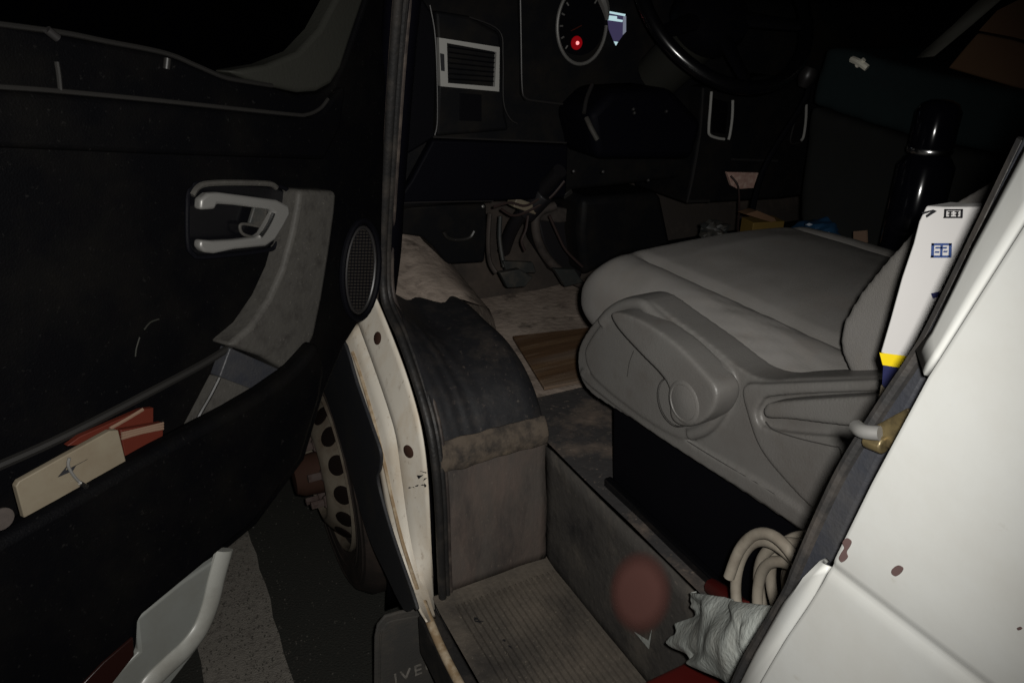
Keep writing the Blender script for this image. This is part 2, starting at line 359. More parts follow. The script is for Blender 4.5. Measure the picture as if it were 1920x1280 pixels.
# ---- front jamb (lower A-pillar, follows the wheel arch), painted, with dirt
Lp = [(640,640),(664,712),(690,790),(703,830),(712,890),(735,1000),(775,1120),(800,1165)]
Rp = [(706,548),(740,630),(770,712),(794,800),(806,890),(812,1000),(816,1090),(822,1165)]
rows = []
for a, b in zip(smooth_path([V(p[0],p[1],0) for p in Lp],4), smooth_path([V(p[0],p[1],0) for p in Rp],4)):
    A = on(0, -0.02, a.x, a.y); B = on(0, 0.045, b.x, b.y); q = []
    for k in range(13):
        t = k/12; p = A.lerp(B, t); d = 0
        d = 0.010*math.exp(-((t-0.42)/0.06)**2)*-1 + (0.0 if t < 0.42 else 0.006)
        q.append(p + V(-1,-0.6,0.2)*d)
    rows.append(q)
jamb = bm_obj('front_jamb', loft(rows), 'white_dirty', T, solid=0.003)
jamb['label'] = 'dirty cream painted lower door pillar with two plugged holes'
bead = hits(jamb, [(662,660),(676,700),(694,760),(710,820),(724,880),(738,945),(756,1020),(782,1105)], 0.001)
bm_obj('sealant_bead', tube(bead, 0.0040, seg=8), 'bead_brown', jamb)
for c in ((708,634),(766,846)):
    pc, nrm = hit(jamb, *c)
    bm_obj('hole_plug', lathe([(0.0,-.004),(0.0135,-.004),(0.0135,0.0008),(0.011,0.0022),(0.0,0.0026)], pc, nrm, (0,0,1), 18), 'rust', jamb)
# chipped paint beside the lower plug
random.seed(5)
for c, sz in (((795,882),6),((789,893),6),((800,898),5),((792,906),4),((770,914),3),((781,911),4),((802,909),5),((776,912),2)):
    pc = hits(jamb, [(c[0]+random.uniform(-sz,sz)*1.2, c[1]+random.uniform(-sz,sz)*.8) for k in range(5)], 0.0006)
    if len(pc) < 3: continue
    m_ = sum(pc, Vector())/len(pc); pc.sort(key=lambda p: math.atan2(p.z-m_.z, p.y-m_.y))
    bm_obj('paint_chip', prism(pc, (-0.0008,-0.0005,0)), 'black_print', jamb, smooth=False)

# ---- sill: outer lip running rearward from the jamb foot
sill_path = [on(0,0.0,792,1128), on(0,0.0,803,1157), V(0.0,0.95,0.418), V(0.0,0.8,0.417), V(0,0.3,0.417)]
bm_obj('sill_lip', tube(sill_path, 0.009, seg=10), 'bead_brown', T)
P = [V(-0.008,1.08,0.408), V(0.032,1.08,0.412), V(0.032,-1,0.412), V(-0.008,-1,0.408)]
bm_obj('sill', prism(P, (0,0,-0.10)), 'rubber', T, bevel=0.004)

# ---- dark fender moulding along the wheel arch
P = [on(0, -0.030, p.x, p.y) for p in smooth_path([V(a_, b_, 0) for a_, b_ in ((640,636),(668,720),(698,806),(712,850),(711,880),(707,905),(733,1000),(778,1132),(774,1140),(756,1142),(722,1075),(688,1000),(650,868),(612,745),(605,720),(616,688))], 4, True)]
fm = bm_obj('wheel_arch_moulding', prism(P, (0.007,0,0)), 'fender_dark', T, bevel=0.002)
# inner wheel arch liner
rows = []
for k in range(15):
    a = math.radians(-25 + k*16)
    y = 1.86+0.45*math.cos(a+math.pi*1.0); z = 0.36+0.43*math.sin(a)
    y = 1.77-0.46*math.cos(a); rows.append([(-0.0,y,z),(0.34,y,z)])
bm_obj('wheel_arch_liner', loft(rows), 'cab_dark', T, solid=0.004)

# ---- mud flap with raised maker's name
flapP = [on(1,1.13,702,1300), on(1,1.13,703,1195), on(1,1.13,708,1172), on(1,1.13,722,1155), on(1,1.13,750,1147), on(1,1.13,800,1140)]
xr = 0.26
flapP = flapP + [V(xr,1.13,flapP[-1].z), V(xr,1.13,0.10), V(flapP[0].x,1.13,0.10)]
mf = bm_obj('mud_flap', prism(flapP, (0,0.008,0)), 'flap_rubber', T, bevel=0.003)
border = [p + V(0.009*(1 if p.x < 0 else -1), -0.0005, -0.010) for p in flapP[0:6]]
bm_obj('flap_rim', tube([on(1,1.1295,712,1295), on(1,1.1295,713,1198), on(1,1.1295,720,1176), on(1,1.1295,735,1164), on(1,1.1295,800,1152)], 0.0022, seg=6), 'flap_rubber', mf)
def text_mesh(txt, size, loc, xdir, ydir, m, parent, name, depth=0.0012, sx=1.0):
    cu = bpy.data.curves.new('t', 'FONT'); cu.body = txt; cu.size = size; cu.extrude = depth; cu.space_character = 1.25
    ob = bpy.data.objects.new('t', cu); COL.objects.link(ob)
    bpy.context.view_layer.update()
    me = bpy.data.meshes.new_from_object(ob.evaluated_get(bpy.context.evaluated_depsgraph_get()))
    bpy.data.objects.remove(ob)
    X = Vector(xdir).normalized(); Y = Vector(ydir).normalized(); Z = X.cross(Y)
    M = Matrix(((X.x*sx,Y.x,Z.x,loc[0]),(X.y*sx,Y.y,Z.y,loc[1]),(X.z*sx,Y.z,Z.z,loc[2]),(0,0,0,1)))
    me.transform(M); me.materials.clear(); me.materials.append(MATS[m])
    o = bpy.data.objects.new(name, me); COL.objects.link(o); o.parent = parent; return o
text_mesh('IVECO', 0.042, on(1, 1.1285, 738, 1282), (1,0,0), (0,0,1), 'text_grey', mf, 'lettering', sx=1.0)

# ---- front wheel
WC = V(-0.02, 1.743, 0.361)
nax = V(-1,0,0)
tyre = bm_obj('front_wheel', lathe([(0.225,-0.19),(0.28,-0.20),(0.335,-0.195),(0.357,-0.17),(0.361,-0.10),(0.357,-0.03),(0.335,0.002),(0.30,0.008),(0.27,0.004),(0.245,-0.004),(0.229,-0.012)], WC, nax, (0,0,1), 64), 'tyre', T)
for r in (0.252,0.275,0.30,0.322):
    pth = [WC + V(-0.006 if r > .26 else 0.001,0,0) + V(0,math.cos(a),math.sin(a))*r for a in [2*math.pi*k/48 for k in range(48)]]
    bm_obj('sidewall_rib', tube(pth, 0.0024, seg=6, n=1, closed=True), 'tyre', tyre)
rim = bm_obj('rim', lathe([(0.215,-0.12),(0.228,-0.02),(0.233,0.0),(0.227,0.006),(0.219,0.0),(0.214,-0.018),(0.206,-0.020),(0.200,-0.012),(0.178,0.010),(0.152,0.034),(0.138,0.042),(0.128,0.043),(0.122,0.036),(0.117,-0.005),(0.0,-0.010)], WC, nax, (0,0,1), 72), 'rim_steel', tyre)
for k in range(14):
    a = 2*math.pi*(k+0.62)/14; d = V(0,math.cos(a),math.sin(a)); pc = WC + d*0.178 + nax*0.010
    n_ = (nax*0.74 + d*0.67).normalized()
    bm_obj('hand_hole', lathe([(0.0,-.006),(0.0265,-.006),(0.0265,0.0015),(0.0245,0.0022),(0.0,0.0012)], pc, n_, (0,0,1), 24), 'hole_dark', tyre)
bm_obj('hub', lathe([(0.112,-.012),(0.108,0.0),(0.075,0.006),(0.06,0.012),(0.055,0.08),(0.045,0.10),(0,0.103)], WC, nax, (0,0,1), 32), 'rust', tyre)
for k in range(6):
    a = 2*math.pi*(k+.55)/6; pc = WC + V(0,math.cos(a),math.sin(a))*0.090
    bm_obj('wheel_nut', lathe([(0.020,0.0),(0.020,0.035),(0.017,0.040),(0.011,0.042),(0.011,0.075),(0,0.077)], pc, nax, (0,0,1), 6), 'hub_rust', tyre, smooth=False)

# ---- step well
def rib_tread():
    rows = []; xs = []; RH = 0.0050
    n = 18; x0, x1 = 0.062, 0.300; p = (x1-x0)/n
    for i in range(n):
        xs += [(x0+i*p, 0), (x0+i*p+p*.40, 0), (x0+i*p+p*.52, RH), (x0+i*p+p*.88, RH)]
    xs = [(0.032,0.0)] + xs + [(x1,0),(0.306,0.0)]
    for j in range(24):
        y = 0.10 + (1.052-0.10)*j/23
        rows.append([(x, y, 0.418+h+0.002*noise.noise((x*9,y*9,3))) for x, h in xs])
    # smooth border strip by the riser
    rows.append([(x, 1.062, 0.418+0.002*noise.noise((x*9,9.5,3))) for x, h in xs]); rows.append([(x, 1.10, 0.424) for x, h in xs])
    return loft(rows)
bm_obj('step_tread', rib_tread(), 'mat_tread', T)
# worn tears in the tread mat
random.seed(11)
for u, v_, s in ((898,1165,10),(893,1160,5),(948,1200,6),(955,1212,5)):
    pc = [on(2, 0.4225, u+random.uniform(-s,s)*1.1, v_+random.uniform(-s,s)*.6) for k in range(6)]
    m_ = sum(pc, Vector())/6; pc.sort(key=lambda p: math.atan2(p.y-m_.y, p.x-m_.x))
    bm_obj('mat_tear', prism(pc, (0,0,0.0012)), 'black_print', T, smooth=False)
def grid(P00, P10, P01, P11, nu, nv, amp=0.004, sc=7, seed=0, nrm=None):
    nrm = nrm or (Vector(P10)-Vector(P00)).cross(Vector(P01)-Vector(P00)).normalized(); rows = []
    for j in range(nv+1):
        r = []
        for i in range(nu+1):
            a = Vector(P00).lerp(Vector(P10), i/nu); b = Vector(P01).lerp(Vector(P11), i/nu); p = a.lerp(b, j/nv)
            r.append(p + nrm*amp*noise.noise(p*sc + V(seed,seed*2,0)))
        rows.append(r)
    return loft(rows)
bm_obj('step_riser', grid((0.060,1.10,0.42),(0.302,1.10,0.42),(0.060,1.112,0.755),(0.302,1.112,0.755),14,14,0.007,9,2), 'mat_riser', T, solid=0.004)
bm_obj('step_side', grid((0.308,1.115,0.40),(0.308,0.05,0.40),(0.300,1.115,0.712),(0.300,0.05,0.712),30,8,0.004,6,5), 'well_side', T, solid=0.004)
# folded worn mat edge on top of the riser
rows = []
for i in range(23):
    t = i/22; x = 0.062+0.238*t
    zz = 0.750+0.004*t+0.006*noise.noise((x*25,0,1)); hh = 0.026*(0.85+0.25*noise.noise((x*30,4,1)))
    rows.append([(x,1.0990,zz-.004-hh*1.2),(x,1.0975,zz-.004-hh*.6),(x,1.0985,zz-.006),(x,1.1025+.002*noise.noise((x*40,2,2)),zz+.003),(x,1.1100,0.771+.004*noise.noise((x*35,2,7))),(x,1.1165,0.782+.004*noise.noise((x*31,5,7)))])
bm_obj('mat_fold', loft(rows), 'worn_beige', T, solid=0.002, subsurf=1)

# ---- wheelhouse under the mat
arch = [(1.105,0.742),(1.118,0.775),(1.14,0.815),(1.17,0.848),(1.22,0.878),(1.30,0.897),(1.40,0.905),(1.52,0.908),(1.62,0.908),(1.69,0.907)]
arch = [(p.x,p.y) for p in smooth_path([V(a,b,0) for a,b in arch],3)]
rows = []
for y, z in arch:
    r = []
    for k in range(41):
        t = k/40; x = 0.062+0.238*t
        left = 0.16*max(0,(1-t*2.2))**1.6*min(1,(y-1.105)/0.22)      # swells up towards the door pillar
        rnd = -0.02*max(0,(t-0.85)/.15)**2
        r.append((x, y+left*-0.10, z+left*0.55+rnd+0.006*noise.noise((x*9,y*9,0))+max(0,.55-t)*0.016*noise.noise((x*62+y*9,y*4,2))))
    r.append((0.304, y, z-0.045)); r.append((0.307, y, 0.70)); rows.append(r)
wh = bm_obj('wheelhouse', loft(rows), 'mat_black', T, subsurf=1)
# front of the wheelhouse rising to the toe board, dusty
rows = []
for i in range(9):
    t = i/8; rr = []
    for k in range(13):
        s = k/12; x = 0.10+0.27*s + 0.06*t; y = 1.50+0.50*t + (0.10*noise.noise((s*4.5,1.3,7))*(1-t))
        z = 0.905 + 0.11*t*(1-s**3) - 0.05*max(0,s-.7)/.3*(1-t*.2)
        rr.append((x, y, z+0.006*noise.noise((x*11,y*11,5))))
    rr.append((0.40+.06*t, 1.50+0.5*t, 0.70)); rows.append(rr)
bm_obj('wheelhouse_front', loft(rows), 'floor_dust', T, subsurf=1)

# ---- cab floor
bm_obj('cab_floor', grid((0.296,1.20,0.718),(0.98,1.20,0.718),(0.296,2.05,0.718),(0.98,2.05,0.718),30,24,0.006,8,1), 'floor_dust', T)
bm_obj('cab_floor_mat', grid((0.296,0.0,0.722),(1.95,0.0,0.722),(0.296,1.275,0.727),(1.95,1.24,0.727),40,30,0.004,8,6), 'floor_dark', T)
bm_obj('toe_board', grid((0.2,1.90,0.70),(1.95,1.90,0.70),(0.2,2.10,1.3),(1.95,2.10,1.3),20,10,0.006,5,9), 'toe_dark', T)
# ---- rest of the cab shell: lining, back wall, roof, far side (unlit)
bm_obj('back_wall', box((0.12,-0.06,0.6),(1.95,-0.02,2.25)), 'cab_dark', T)
bm_obj('roof_lining', box((0.12,-0.06,2.25),(1.95,2.3,2.29)), 'cab_dark', T)
bm_obj('far_side_lining', box((1.95,-0.06,0.4),(2.0,2.3,2.29)), 'cab_dark', T)
bm_obj('bulkhead', box((0.1,2.14,0.5),(1.95,2.2,1.5)), 'cab_dark', T)
# ---- A-pillar with seal
P = [on(0,0.055,708,560), on(0,0.055,716,480), on(0,0.055,720,380), on(0,0.055,727,250), on(0,0.055,735,120), on(0,0.055,745,-10), on(0,0.055,760,-160)]
bm_obj('front_pillar', tube([p+V(0.02,0.03,0) for p in P], 0.03, seg=12), 'navy_black', T)
seal_low = [on(0,0.052,*p) for p in ((836,1190),(828,1120),(824,1040),(821,960),(815,880),(803,800),(778,712),(749,630),(720,562))]
full = seal_low + P[1:]
bm_obj('door_seal', tube([p+V(0.0,-0.006,0) for p in full], 0.0085, seg=10), 'rubber', T)
bm_obj('door_seal', tube([p+V(0.013,-0.004,0.002) for p in full], 0.0055, seg=8), 'rubber', T)
bm_obj('door_seal', tube([p+V(0.022,0.000,0.004) for p in full], 0.0040, seg=8), 'seal_dusty', T)
bm_obj('seal_lip', tube([p+V(-0.004,-0.004,0.0) for p in P], 0.0042, seg=6), 'seal_dusty', T)

# ================================================================== DOOR
DA = math.radians(55); DH = V(-0.03,1.20,0); DD = V(-math.sin(DA),-math.cos(DA),0); DN = V(math.cos(DA),-math.sin(DA),0)
def dp(n, pts): return [onp(DH+DN*n, DN, *p) for p in pts]
main = [(720,-120),(728,40),(724,200),(718,400),(716,525),(692,575),(645,650),(607,742),(572,862),(482,984),(265,1166),(262,1226),(150,1300),(-80,1440),(-420,1520),(-420,120),(-60,30),(80,58),(310,102),(420,146),(500,162),(560,178),(600,176),(625,160),(648,110),(690,-10),(696,-120)]
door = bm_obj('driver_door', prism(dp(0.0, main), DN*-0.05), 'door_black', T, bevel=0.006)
door['label'] = 'open black inner door panel with silver handle and storage pocket'
# window glass and the corner trim
bm_obj('window_pane', prism(dp(-0.025, [(-420,-700),(690,-700),(690,-20),(640,60),(560,140),(420,150),(310,106),(80,62),(-60,34),(-420,100)]), DN*-0.005), 'glass_dark', door, smooth=False)
bm_obj('corner_trim', prism(dp(0.004, [(430,134),(500,122),(560,98),(600,55),(640,-20),(690,-160),(712,-160),(690,-20),(656,80),(640,130),(622,158),(595,172),(560,174),(500,160),(462,148)]), DN*-0.04), 'olive_trim', door, bevel=0.008)
bm_obj('window_seal', tube(dp(0.004, [(-300,10),(80,56),(200,78),(310,100),(370,124),(420,145),(460,153),(510,161)]), 0.0030, seg=8), 'rail_black', door)
# belt line lip, its highlight put into a lighter tube
bm_obj('belt_moulding', tube(dp(0.006, [(-200,150),(0,163),(110,171),(300,189),(540,214),(575,215),(600,204),(615,186)]), 0.0028, seg=8), 'trim_edge', door)
bm_obj('belt_joint', tube(dp(0.006, [(106,116),(110,140),(113,170)]), 0.0026, seg=8, n=2), 'trim_edge', door)
bm_obj('clip', tube(dp(0.006, [(314,110),(312,130)]), 0.0042, n=1), 'trim_edge', door)
bm_obj('clip', tube(dp(0.008, [(88,56),(108,72)]), 0.0045, n=1), 'seam_edge', door)
up_trim = [(-420,140),(0,168),(110,176),(300,194),(540,220),(580,221),(606,209),(622,188),(640,165),(650,165),(640,240),(610,300),(300,290),(-420,260)]
bm_obj('upper_trim', prism(dp(0.012, up_trim), DN*-0.02), 'door_black', door, bevel=0.010)
# inner handle: recess, bezel, lever
rec = [(352,372),(362,352),(385,343),(515,348),(548,366),(552,390),(520,455),(495,470),(385,482),(362,476),(352,455)]
bm_obj('handle_recess', prism(dp(0.004, rec), DN*-0.03), 'gloss_black', door, bevel=0.003)
bm_obj('handle_bezel', tube(dp(0.008, rec), 0.0032, seg=8, closed=True), 'black_plastic', door)
bm_obj('handle_lip', tube(dp(0.011, [(360,366),(372,350),(395,344),(450,343),(505,345),(518,352)]), 0.0040, seg=8), 'grip_grey', door)
lever = [(384,386),(388,376),(398,371),(440,375),(490,381),(522,388),(534,398),(528,420),(512,442),(494,455),(460,460),(420,464),(396,468),(384,464)]
lever = [(376,394),(377,374),(390,363),(410,361),(450,366),(520,375),(543,386),(545,402),(532,426),(517,450),(499,462),(440,468),(402,476),(384,474),(375,464),(377,450),(400,452),(440,450),(480,446),(492,438),(514,399),(506,393),(440,385),(408,383),(404,393)]
bm_obj('door_handle', prism(dp(0.028, lever), DN*-0.014), 'silver', door, bevel=0.004)
bm_obj('handle_edge', tube(dp(0.0285, [(513,400),(507,414),(497,432),(488,444)]), 0.0030, seg=8), 'chrome', door)
bm_obj('lock_lever', prism(dp(0.012, [(472,385),(498,388),(490,425),(462,418)]), DN*0.006), 'pedal', door, bevel=0.002)
bm_obj('lock_bezel', tube(dp(0.016, [(450,428),(456,420),(490,426),(496,434),(486,446),(458,440)]), 0.0022, seg=8, closed=True), 'grip_grey', door)
# pull grip
gp = [(562,356),(630,358),(632,368),(629,400),(618,480),(605,560),(590,630),(568,675),(545,702),(528,690),(490,668),(428,648),(470,612),(505,560),(530,505),(548,440),(558,390)]
bm_obj('pull_grip', prism(dp(0.034, gp), DN*-0.04), 'grip_grey', door, bevel=0.007)
# pocket rail, pocket interior end, front shell of the pocket
bm_obj('pocket_rail', tube(dp(0.012, [(-300,995),(0,872),(140,808),(300,725),(380,682),(432,650)]), 0.0055, seg=8), 'rail_black', door)
bm_obj('pocket_end', prism(dp(0.020, [(432,652),(538,698),(500,742),(412,706)]), DN*-0.02), 'pillar_trim', door, bevel=0.002)
bm_obj('pocket_divider', prism(dp(0.026, [(412,706),(498,738),(446,786),(398,806),(356,814)]), DN*-0.02), 'grip_grey', door, bevel=0.002)
bm_obj('divider_ridge', tube(dp(0.028, [(412,708),(396,740),(376,775),(360,808)]), 0.0024, seg=6), 'trim_edge', door)
shell = [(-420,1210),(-100,1060),(0,1012),(120,945),(300,842),(440,768),(500,732),(548,698),(572,672),(600,640),(612,690),(604,745),(568,862),(480,982),(266,1160),(262,1224),(150,1298),(-80,1438),(-420,1500)]
bm_obj('pocket_shell', prism(dp(0.060, shell), DN*-0.035), 'door_black', door, bevel=0.012)
# speaker
def dell(n, a, b, c=(676,506), tilt=0.06, k=32):
    return dp(n, [(c[0]+a*math.cos(t)-tilt*b*math.sin(t), c[1]+b*math.sin(t)) for t in [2*math.pi*i/k for i in range(k)]])
bm_obj('speaker_surround', tube(dell(0.008, 34, 92), 0.0055, seg=8, n=1, closed=True), 'black_plastic', door)
bm_obj('speaker_ring', tube(dell(0.012, 27, 80), 0.0030, seg=8, n=1, closed=True), 'seam_edge', door)
sp = bm_obj('speaker_grille', prism(dell(0.006, 25, 77), DN*-0.004), 'grille', door)
bm = bmesh.new()
for k in range(-12, 13):
    h = math.sqrt(max(0,1-(k/13)**2)); c = 506+k*6
    a, b = dp(0.0075, [(676-24*h-0.06*k*6, c), (676+24*h-0.06*k*6, c)]); add_tube(bm, [a,b], 0.0011, seg=4, n=1)
for k in range(-3, 4):
    h = math.sqrt(max(0,1-(k/4)**2)); a, b = dp(0.0075, [(676+k*6-4.6*h*.9, 506+74*h), (676+k*6+4.6*h*.9, 506-74*h)][::-1]); add_tube(bm, [a,b], 0.0009, seg=4, n=1)
o = bm_obj('grille_mesh', bm, 'black_plastic', door); o['kind'] = 'stuff'
# painted metal foot of the door below the trim
foot = [(256,1160),(340,1092),(424,1036),(420,1070),(408,1130),(394,1174),(374,1212),(345,1250),(306,1300),(180,1300),(262,1222)]
bm_obj('door_metal', prism(dp(0.010, foot), DN*-0.035), 'door_paint', door, bevel=0.004)
bm_obj('door_hem', tube(dp(0.010, [(420,1030),(406,1080),(394,1130),(376,1176),(348,1214),(314,1246),(280,1280),(266,1310)]), 0.017, seg=14, flat=0.55, flatdir=DN), 'door_hem', door)
bm_obj('door_reflector', prism(dp(0.064, [(246,1192),(248,1226),(196,1292),(140,1292),(190,1240)]), DN*0.004), 'reflector_red', door, bevel=0.001)
# scuffs on the panel
for a in ([(298,598),(282,604),(270,618)],[(262,632),(256,652),(254,668)]):
    bm_obj('scuff', tube(dp(0.0, a), 0.0010, seg=5), 'olive_trim', door)

# ================================================================== SEAT
def cushion():
    XC, W, rows = 0.622, 0.287, []
    ys = [1.078 - 0.062*(1-math.cos(k/12*math.pi/2)) for k in range(13)] + [1.016-0.01*k for k in range(1,68)]
    for y in ys:
        f = max(0.0, 1-((y-1.016)/0.062)**2)**0.40 if y > 1.016 else 1.0
        f = max(f, 0.02); top = 1.140 + 0.004*math.sin(max(0,min(1,(1.0-y)/0.35))*math.pi/2) + 0.02*max(0,(0.62-y)/0.3)**2
        zm = 1.045; bot = 0.975; r = []
        for k in range(160):
            th = 2*math.pi*k/160; c, sn_ = math.cos(th), math.sin(th)
            ex = math.copysign(abs(c)**0.42, c); ez = math.copysign(abs(sn_)**0.55, sn_)
            x = XC + W*ex*(0.94+0.06*f); s_ = ex
            z = zm + ((top-zm) if sn_ > 0 else (zm-bot))*ez*f
            if sn_ > 0:
                a_ = abs(s_); wgt = min(1, (1.0-y)/0.10+0.55) if y > 0.955 else 1
                z += wgt*(-0.010*math.exp(-((a_-0.69)/0.03)**2) + 0.006*math.exp(-((a_-0.82)/0.09)**2) + 0.012*max(0,1-(a_/0.68)**2))*f
                wr = math.exp(-((y-0.64)/0.14)**2)*math.exp(-((s_+0.86)/0.17)**2)
                z += wr*(0.0075*(0.35-abs(noise.noise(((x+0.30*y)*52,y*5.5,2)))) + 0.004*noise.noise(((x-0.2*y)*85,y*9,6)))
                z += 0.0025*noise.noise((x*7,y*7,4)) + 0.0012*noise.noise((x*26,y*18,9))
            r.append((x, y, z))
        r.append(r[0]); rows.append(r)
    bm = loft(rows); bmesh.ops.remove_doubles(bm, verts=bm.verts, dist=1e-5)
    bmesh.ops.holes_fill(bm, edges=[e for e in bm.edges if e.is_boundary], sides=0)
    return bm
seat = bm_obj('driver_seat', cushion(), 'seat_grey', T)
seat['label'] = 'grey upholstered driver seat with plastic side trim and levers'
bk = bmesh.new()
prof = [on(0,.335,*p) for p in ((1592,704),(1572,655),(1578,605),(1606,555),(1650,500),(1705,436),(1765,392),(1850,342),(1930,290))]
prof = [V(0.335,p.y,p.z) for p in prof] + [V(0.335,0.20,1.62),V(0.335,0.06,1.84),V(0.335,0.0,1.82),V(0.335,0.10,1.5),V(0.335,0.22,1.25),V(0.335,0.30,1.12)]
add_prism(bk, prof, V(0.085,0,0)); add_prism(bk, [p+V(0.46,0,0) for p in prof], V(0.085,0,0))
add_prism(bk, [V(p.x+0.08, p.y-(0.045 if i < 11 else 0), p.z) for i, p in enumerate(prof)], V(0.40,0,0))
bm_obj('backrest', bk, 'seat_grey', seat, remesh=0.006, rsmooth=7)
bm_obj('headrest', box((0.50,0.0,1.90),(0.74,0.10,2.08)), 'seat_grey', seat, bevel=0.04)

def rounded(pts, ax, val, n=4):
    return [on(ax, val, p.x, p.y) for p in smooth_path([V(a, b, 0) for a, b in pts], n, True)]
tr = bmesh.new(); X0 = 0.300
base = [(1083,678),(1090,640),(1122,594),(1160,563),(1205,556),(1258,592),(1330,645),(1392,694),(1440,711),(1500,708),(1640,704),(1760,700),(1790,800),(1700,960),(1600,1066),(1530,1014),(1420,940),(1310,868),(1200,795),(1120,746),(1092,716)]
add_prism(tr, rounded(base, 0, X0), V(0.05,0,0))
front = [(1096,668),(1102,642),(1132,600),(1166,572),(1202,569),(1245,598),(1310,650),(1356,692),(1366,722),(1360,765),(1338,804),(1300,824),(1255,812),(1180,764),(1112,706)]
add_prism(tr, rounded(front, 0, X0-0.009), V(0.03,0,0))
add_tube(tr, ons(0, X0-0.006, [(1130,604),(1146,586),(1170,572),(1203,570),(1230,592),(1300,652),(1362,704),(1362,735),(1353,766),(1328,798),(1295,814)]), 0.0100, seg=12, n=6)
add_prism(tr, rounded([(1088,694),(1098,718),(1200,796),(1310,869),(1420,938),(1596,1056),(1606,1034),(1440,917),(1310,842),(1200,769),(1112,702)], 0, X0-0.006), V(0.03,0,0))
rear = [(1392,726),(1440,720),(1540,716),(1640,712),(1760,708),(1770,736),(1640,734),(1455,742),(1424,756),(1416,782),(1436,804),(1520,816),(1640,822),(1760,830),(1720,930),(1600,1018),(1520,952),(1468,898),(1426,845),(1404,790)]
add_prism(tr, rounded(rear, 0, X0-0.011), V(0.03,0,0))
tf = bm_obj('side_trim', tr, 'seat_trim', seat, remesh=0.0024, rsmooth=10)
# height lever
lv = bmesh.new()
lev = [(1144,592),(1152,585),(1175,590),(1210,606),(1266,645),(1316,696),(1340,726),(1342,752),(1330,778),(1308,795),(1284,800),(1262,792),(1254,770),(1256,740),(1242,708),(1200,664),(1160,620)]
add_prism(lv, rounded(lev, 0, X0-0.044), V(0.042,0,0))
bm_obj('seat_lever', lv, 'seat_trim', seat, remesh=0.0024, rsmooth=24)
slv = bpy.data.objects['seat_lever']
dc, _n = hit(slv, 1282, 754)
bm_obj('lever_dial', lathe([(0.0,-.006),(0.0315,-.006),(0.0315,0.0005),(0.029,0.0025),(0.026,0.0028),(0.025,0.0018),(0.023,0.0026),(0.0,0.0036)], dc + V(0.0005,0,0), (-1,0,0), (0,0,1), 40), 'seat_trim', seat)
pc = on(0, X0-0.020, 1268, 752)
bm_obj('lever_hub', lathe([(0.0,-.02),(0.038,-.02),(0.038,0.000),(0.035,0.004),(0.0,0.0045)], pc, (-1,0,0), (0,0,1), 36), 'seat_trim', seat)
ring = [pc + V(-0.0052, math.cos(a)*0.0365, math.sin(a)*0.0365) for a in [2*math.pi*k/40 for k in range(40)]]
bm_obj('hub_seam', tube(ring, 0.0007, seg=6, n=1, closed=True), 'trim_line', seat)
bm_obj('trim_mark', tube(ons(0, X0-0.0115, [(1188,658),(1180,680),(1176,706)]), 0.0007, seg=6), 'trim_line', seat)
bm_obj('trim_seam', tube(ons(0, X0-0.0045, [(1096,694),(1200,767),(1310,840),(1440,918),(1530,980)]), 0.0007, seg=6), 'trim_line', seat)
# recline lever
l2 = [(1430,774),(1434,760),(1448,755),(1500,750),(1640,742),(1700,740),(1700,806),(1640,804),(1560,796),(1480,786),(1440,784)]
lv = bmesh.new(); add_prism(lv, rounded(l2, 0, X0-0.026), V(0.03,0,0))
bm_obj('recline_lever', lv, 'seat_trim', seat, remesh=0.003, rsmooth=4)
bm_obj('trim_seam', tube(ons(0, X0-0.0135, [(1436,790),(1452,806),(1500,822),(1560,836),(1574,840),(1580,870)]), 0.0007, seg=6), 'trim_line', seat)
# pedestal
P = [V(0.335,0.925,0.72), V(0.335,0.945,0.935), V(0.335,0.30,0.935), V(0.335,0.30,0.72)]
bm_obj('seat_pedestal', prism(P, (0.53,0,0)), 'base_black', seat, bevel=0.01)
bm_obj('seat_rail', box((0.318,0.30,0.722),(0.334,0.925,0.742)), 'gloss_black', seat, bevel=0.004)

# ================================================================== DASHBOARD
DY = 1.60
dprof = [V(0,1.62,1.10),V(0,1.60,1.25),V(0,1.615,1.30),V(0,1.62,1.50),V(0,1.64,1.56),V(0,1.80,1.60),V(0,2.12,1.55),V(0,2.12,1.10)]
dash = bm_obj('dashboard', prism([p+V(0.16,0,0) for p in dprof], (1.74,0,0)), 'dash_black', T, bevel=0.012)
bm_obj('end_panel', prism(ons(1, 1.595, [(782,-20),(820,40),(822,130),(817,258),(748,300),(750,120)]), (0,0.03,0)), 'black_plastic', dash, bevel=0.006)
bm_obj('vent_pod', prism(ons(1, 1.575, [(816,20),(880,30),(938,62),(944,110),(948,215),(955,245),(818,256),(822,120)]), (0,0.04,0)), 'dash_black', dash, bevel=0.008)
bm_obj('pod_edge', tube(ons(1, 1.574, [(806,10),(815,60),(819,130),(820,225),(815,254)]), 0.0018, seg=6), 'seam_edge', dash)
bm_obj('pod_edge', tube(ons(1, 1.574, [(880,32),(936,58),(943,110),(944,190),(956,222),(970,232)]), 0.0016, seg=6), 'seam_edge', dash)
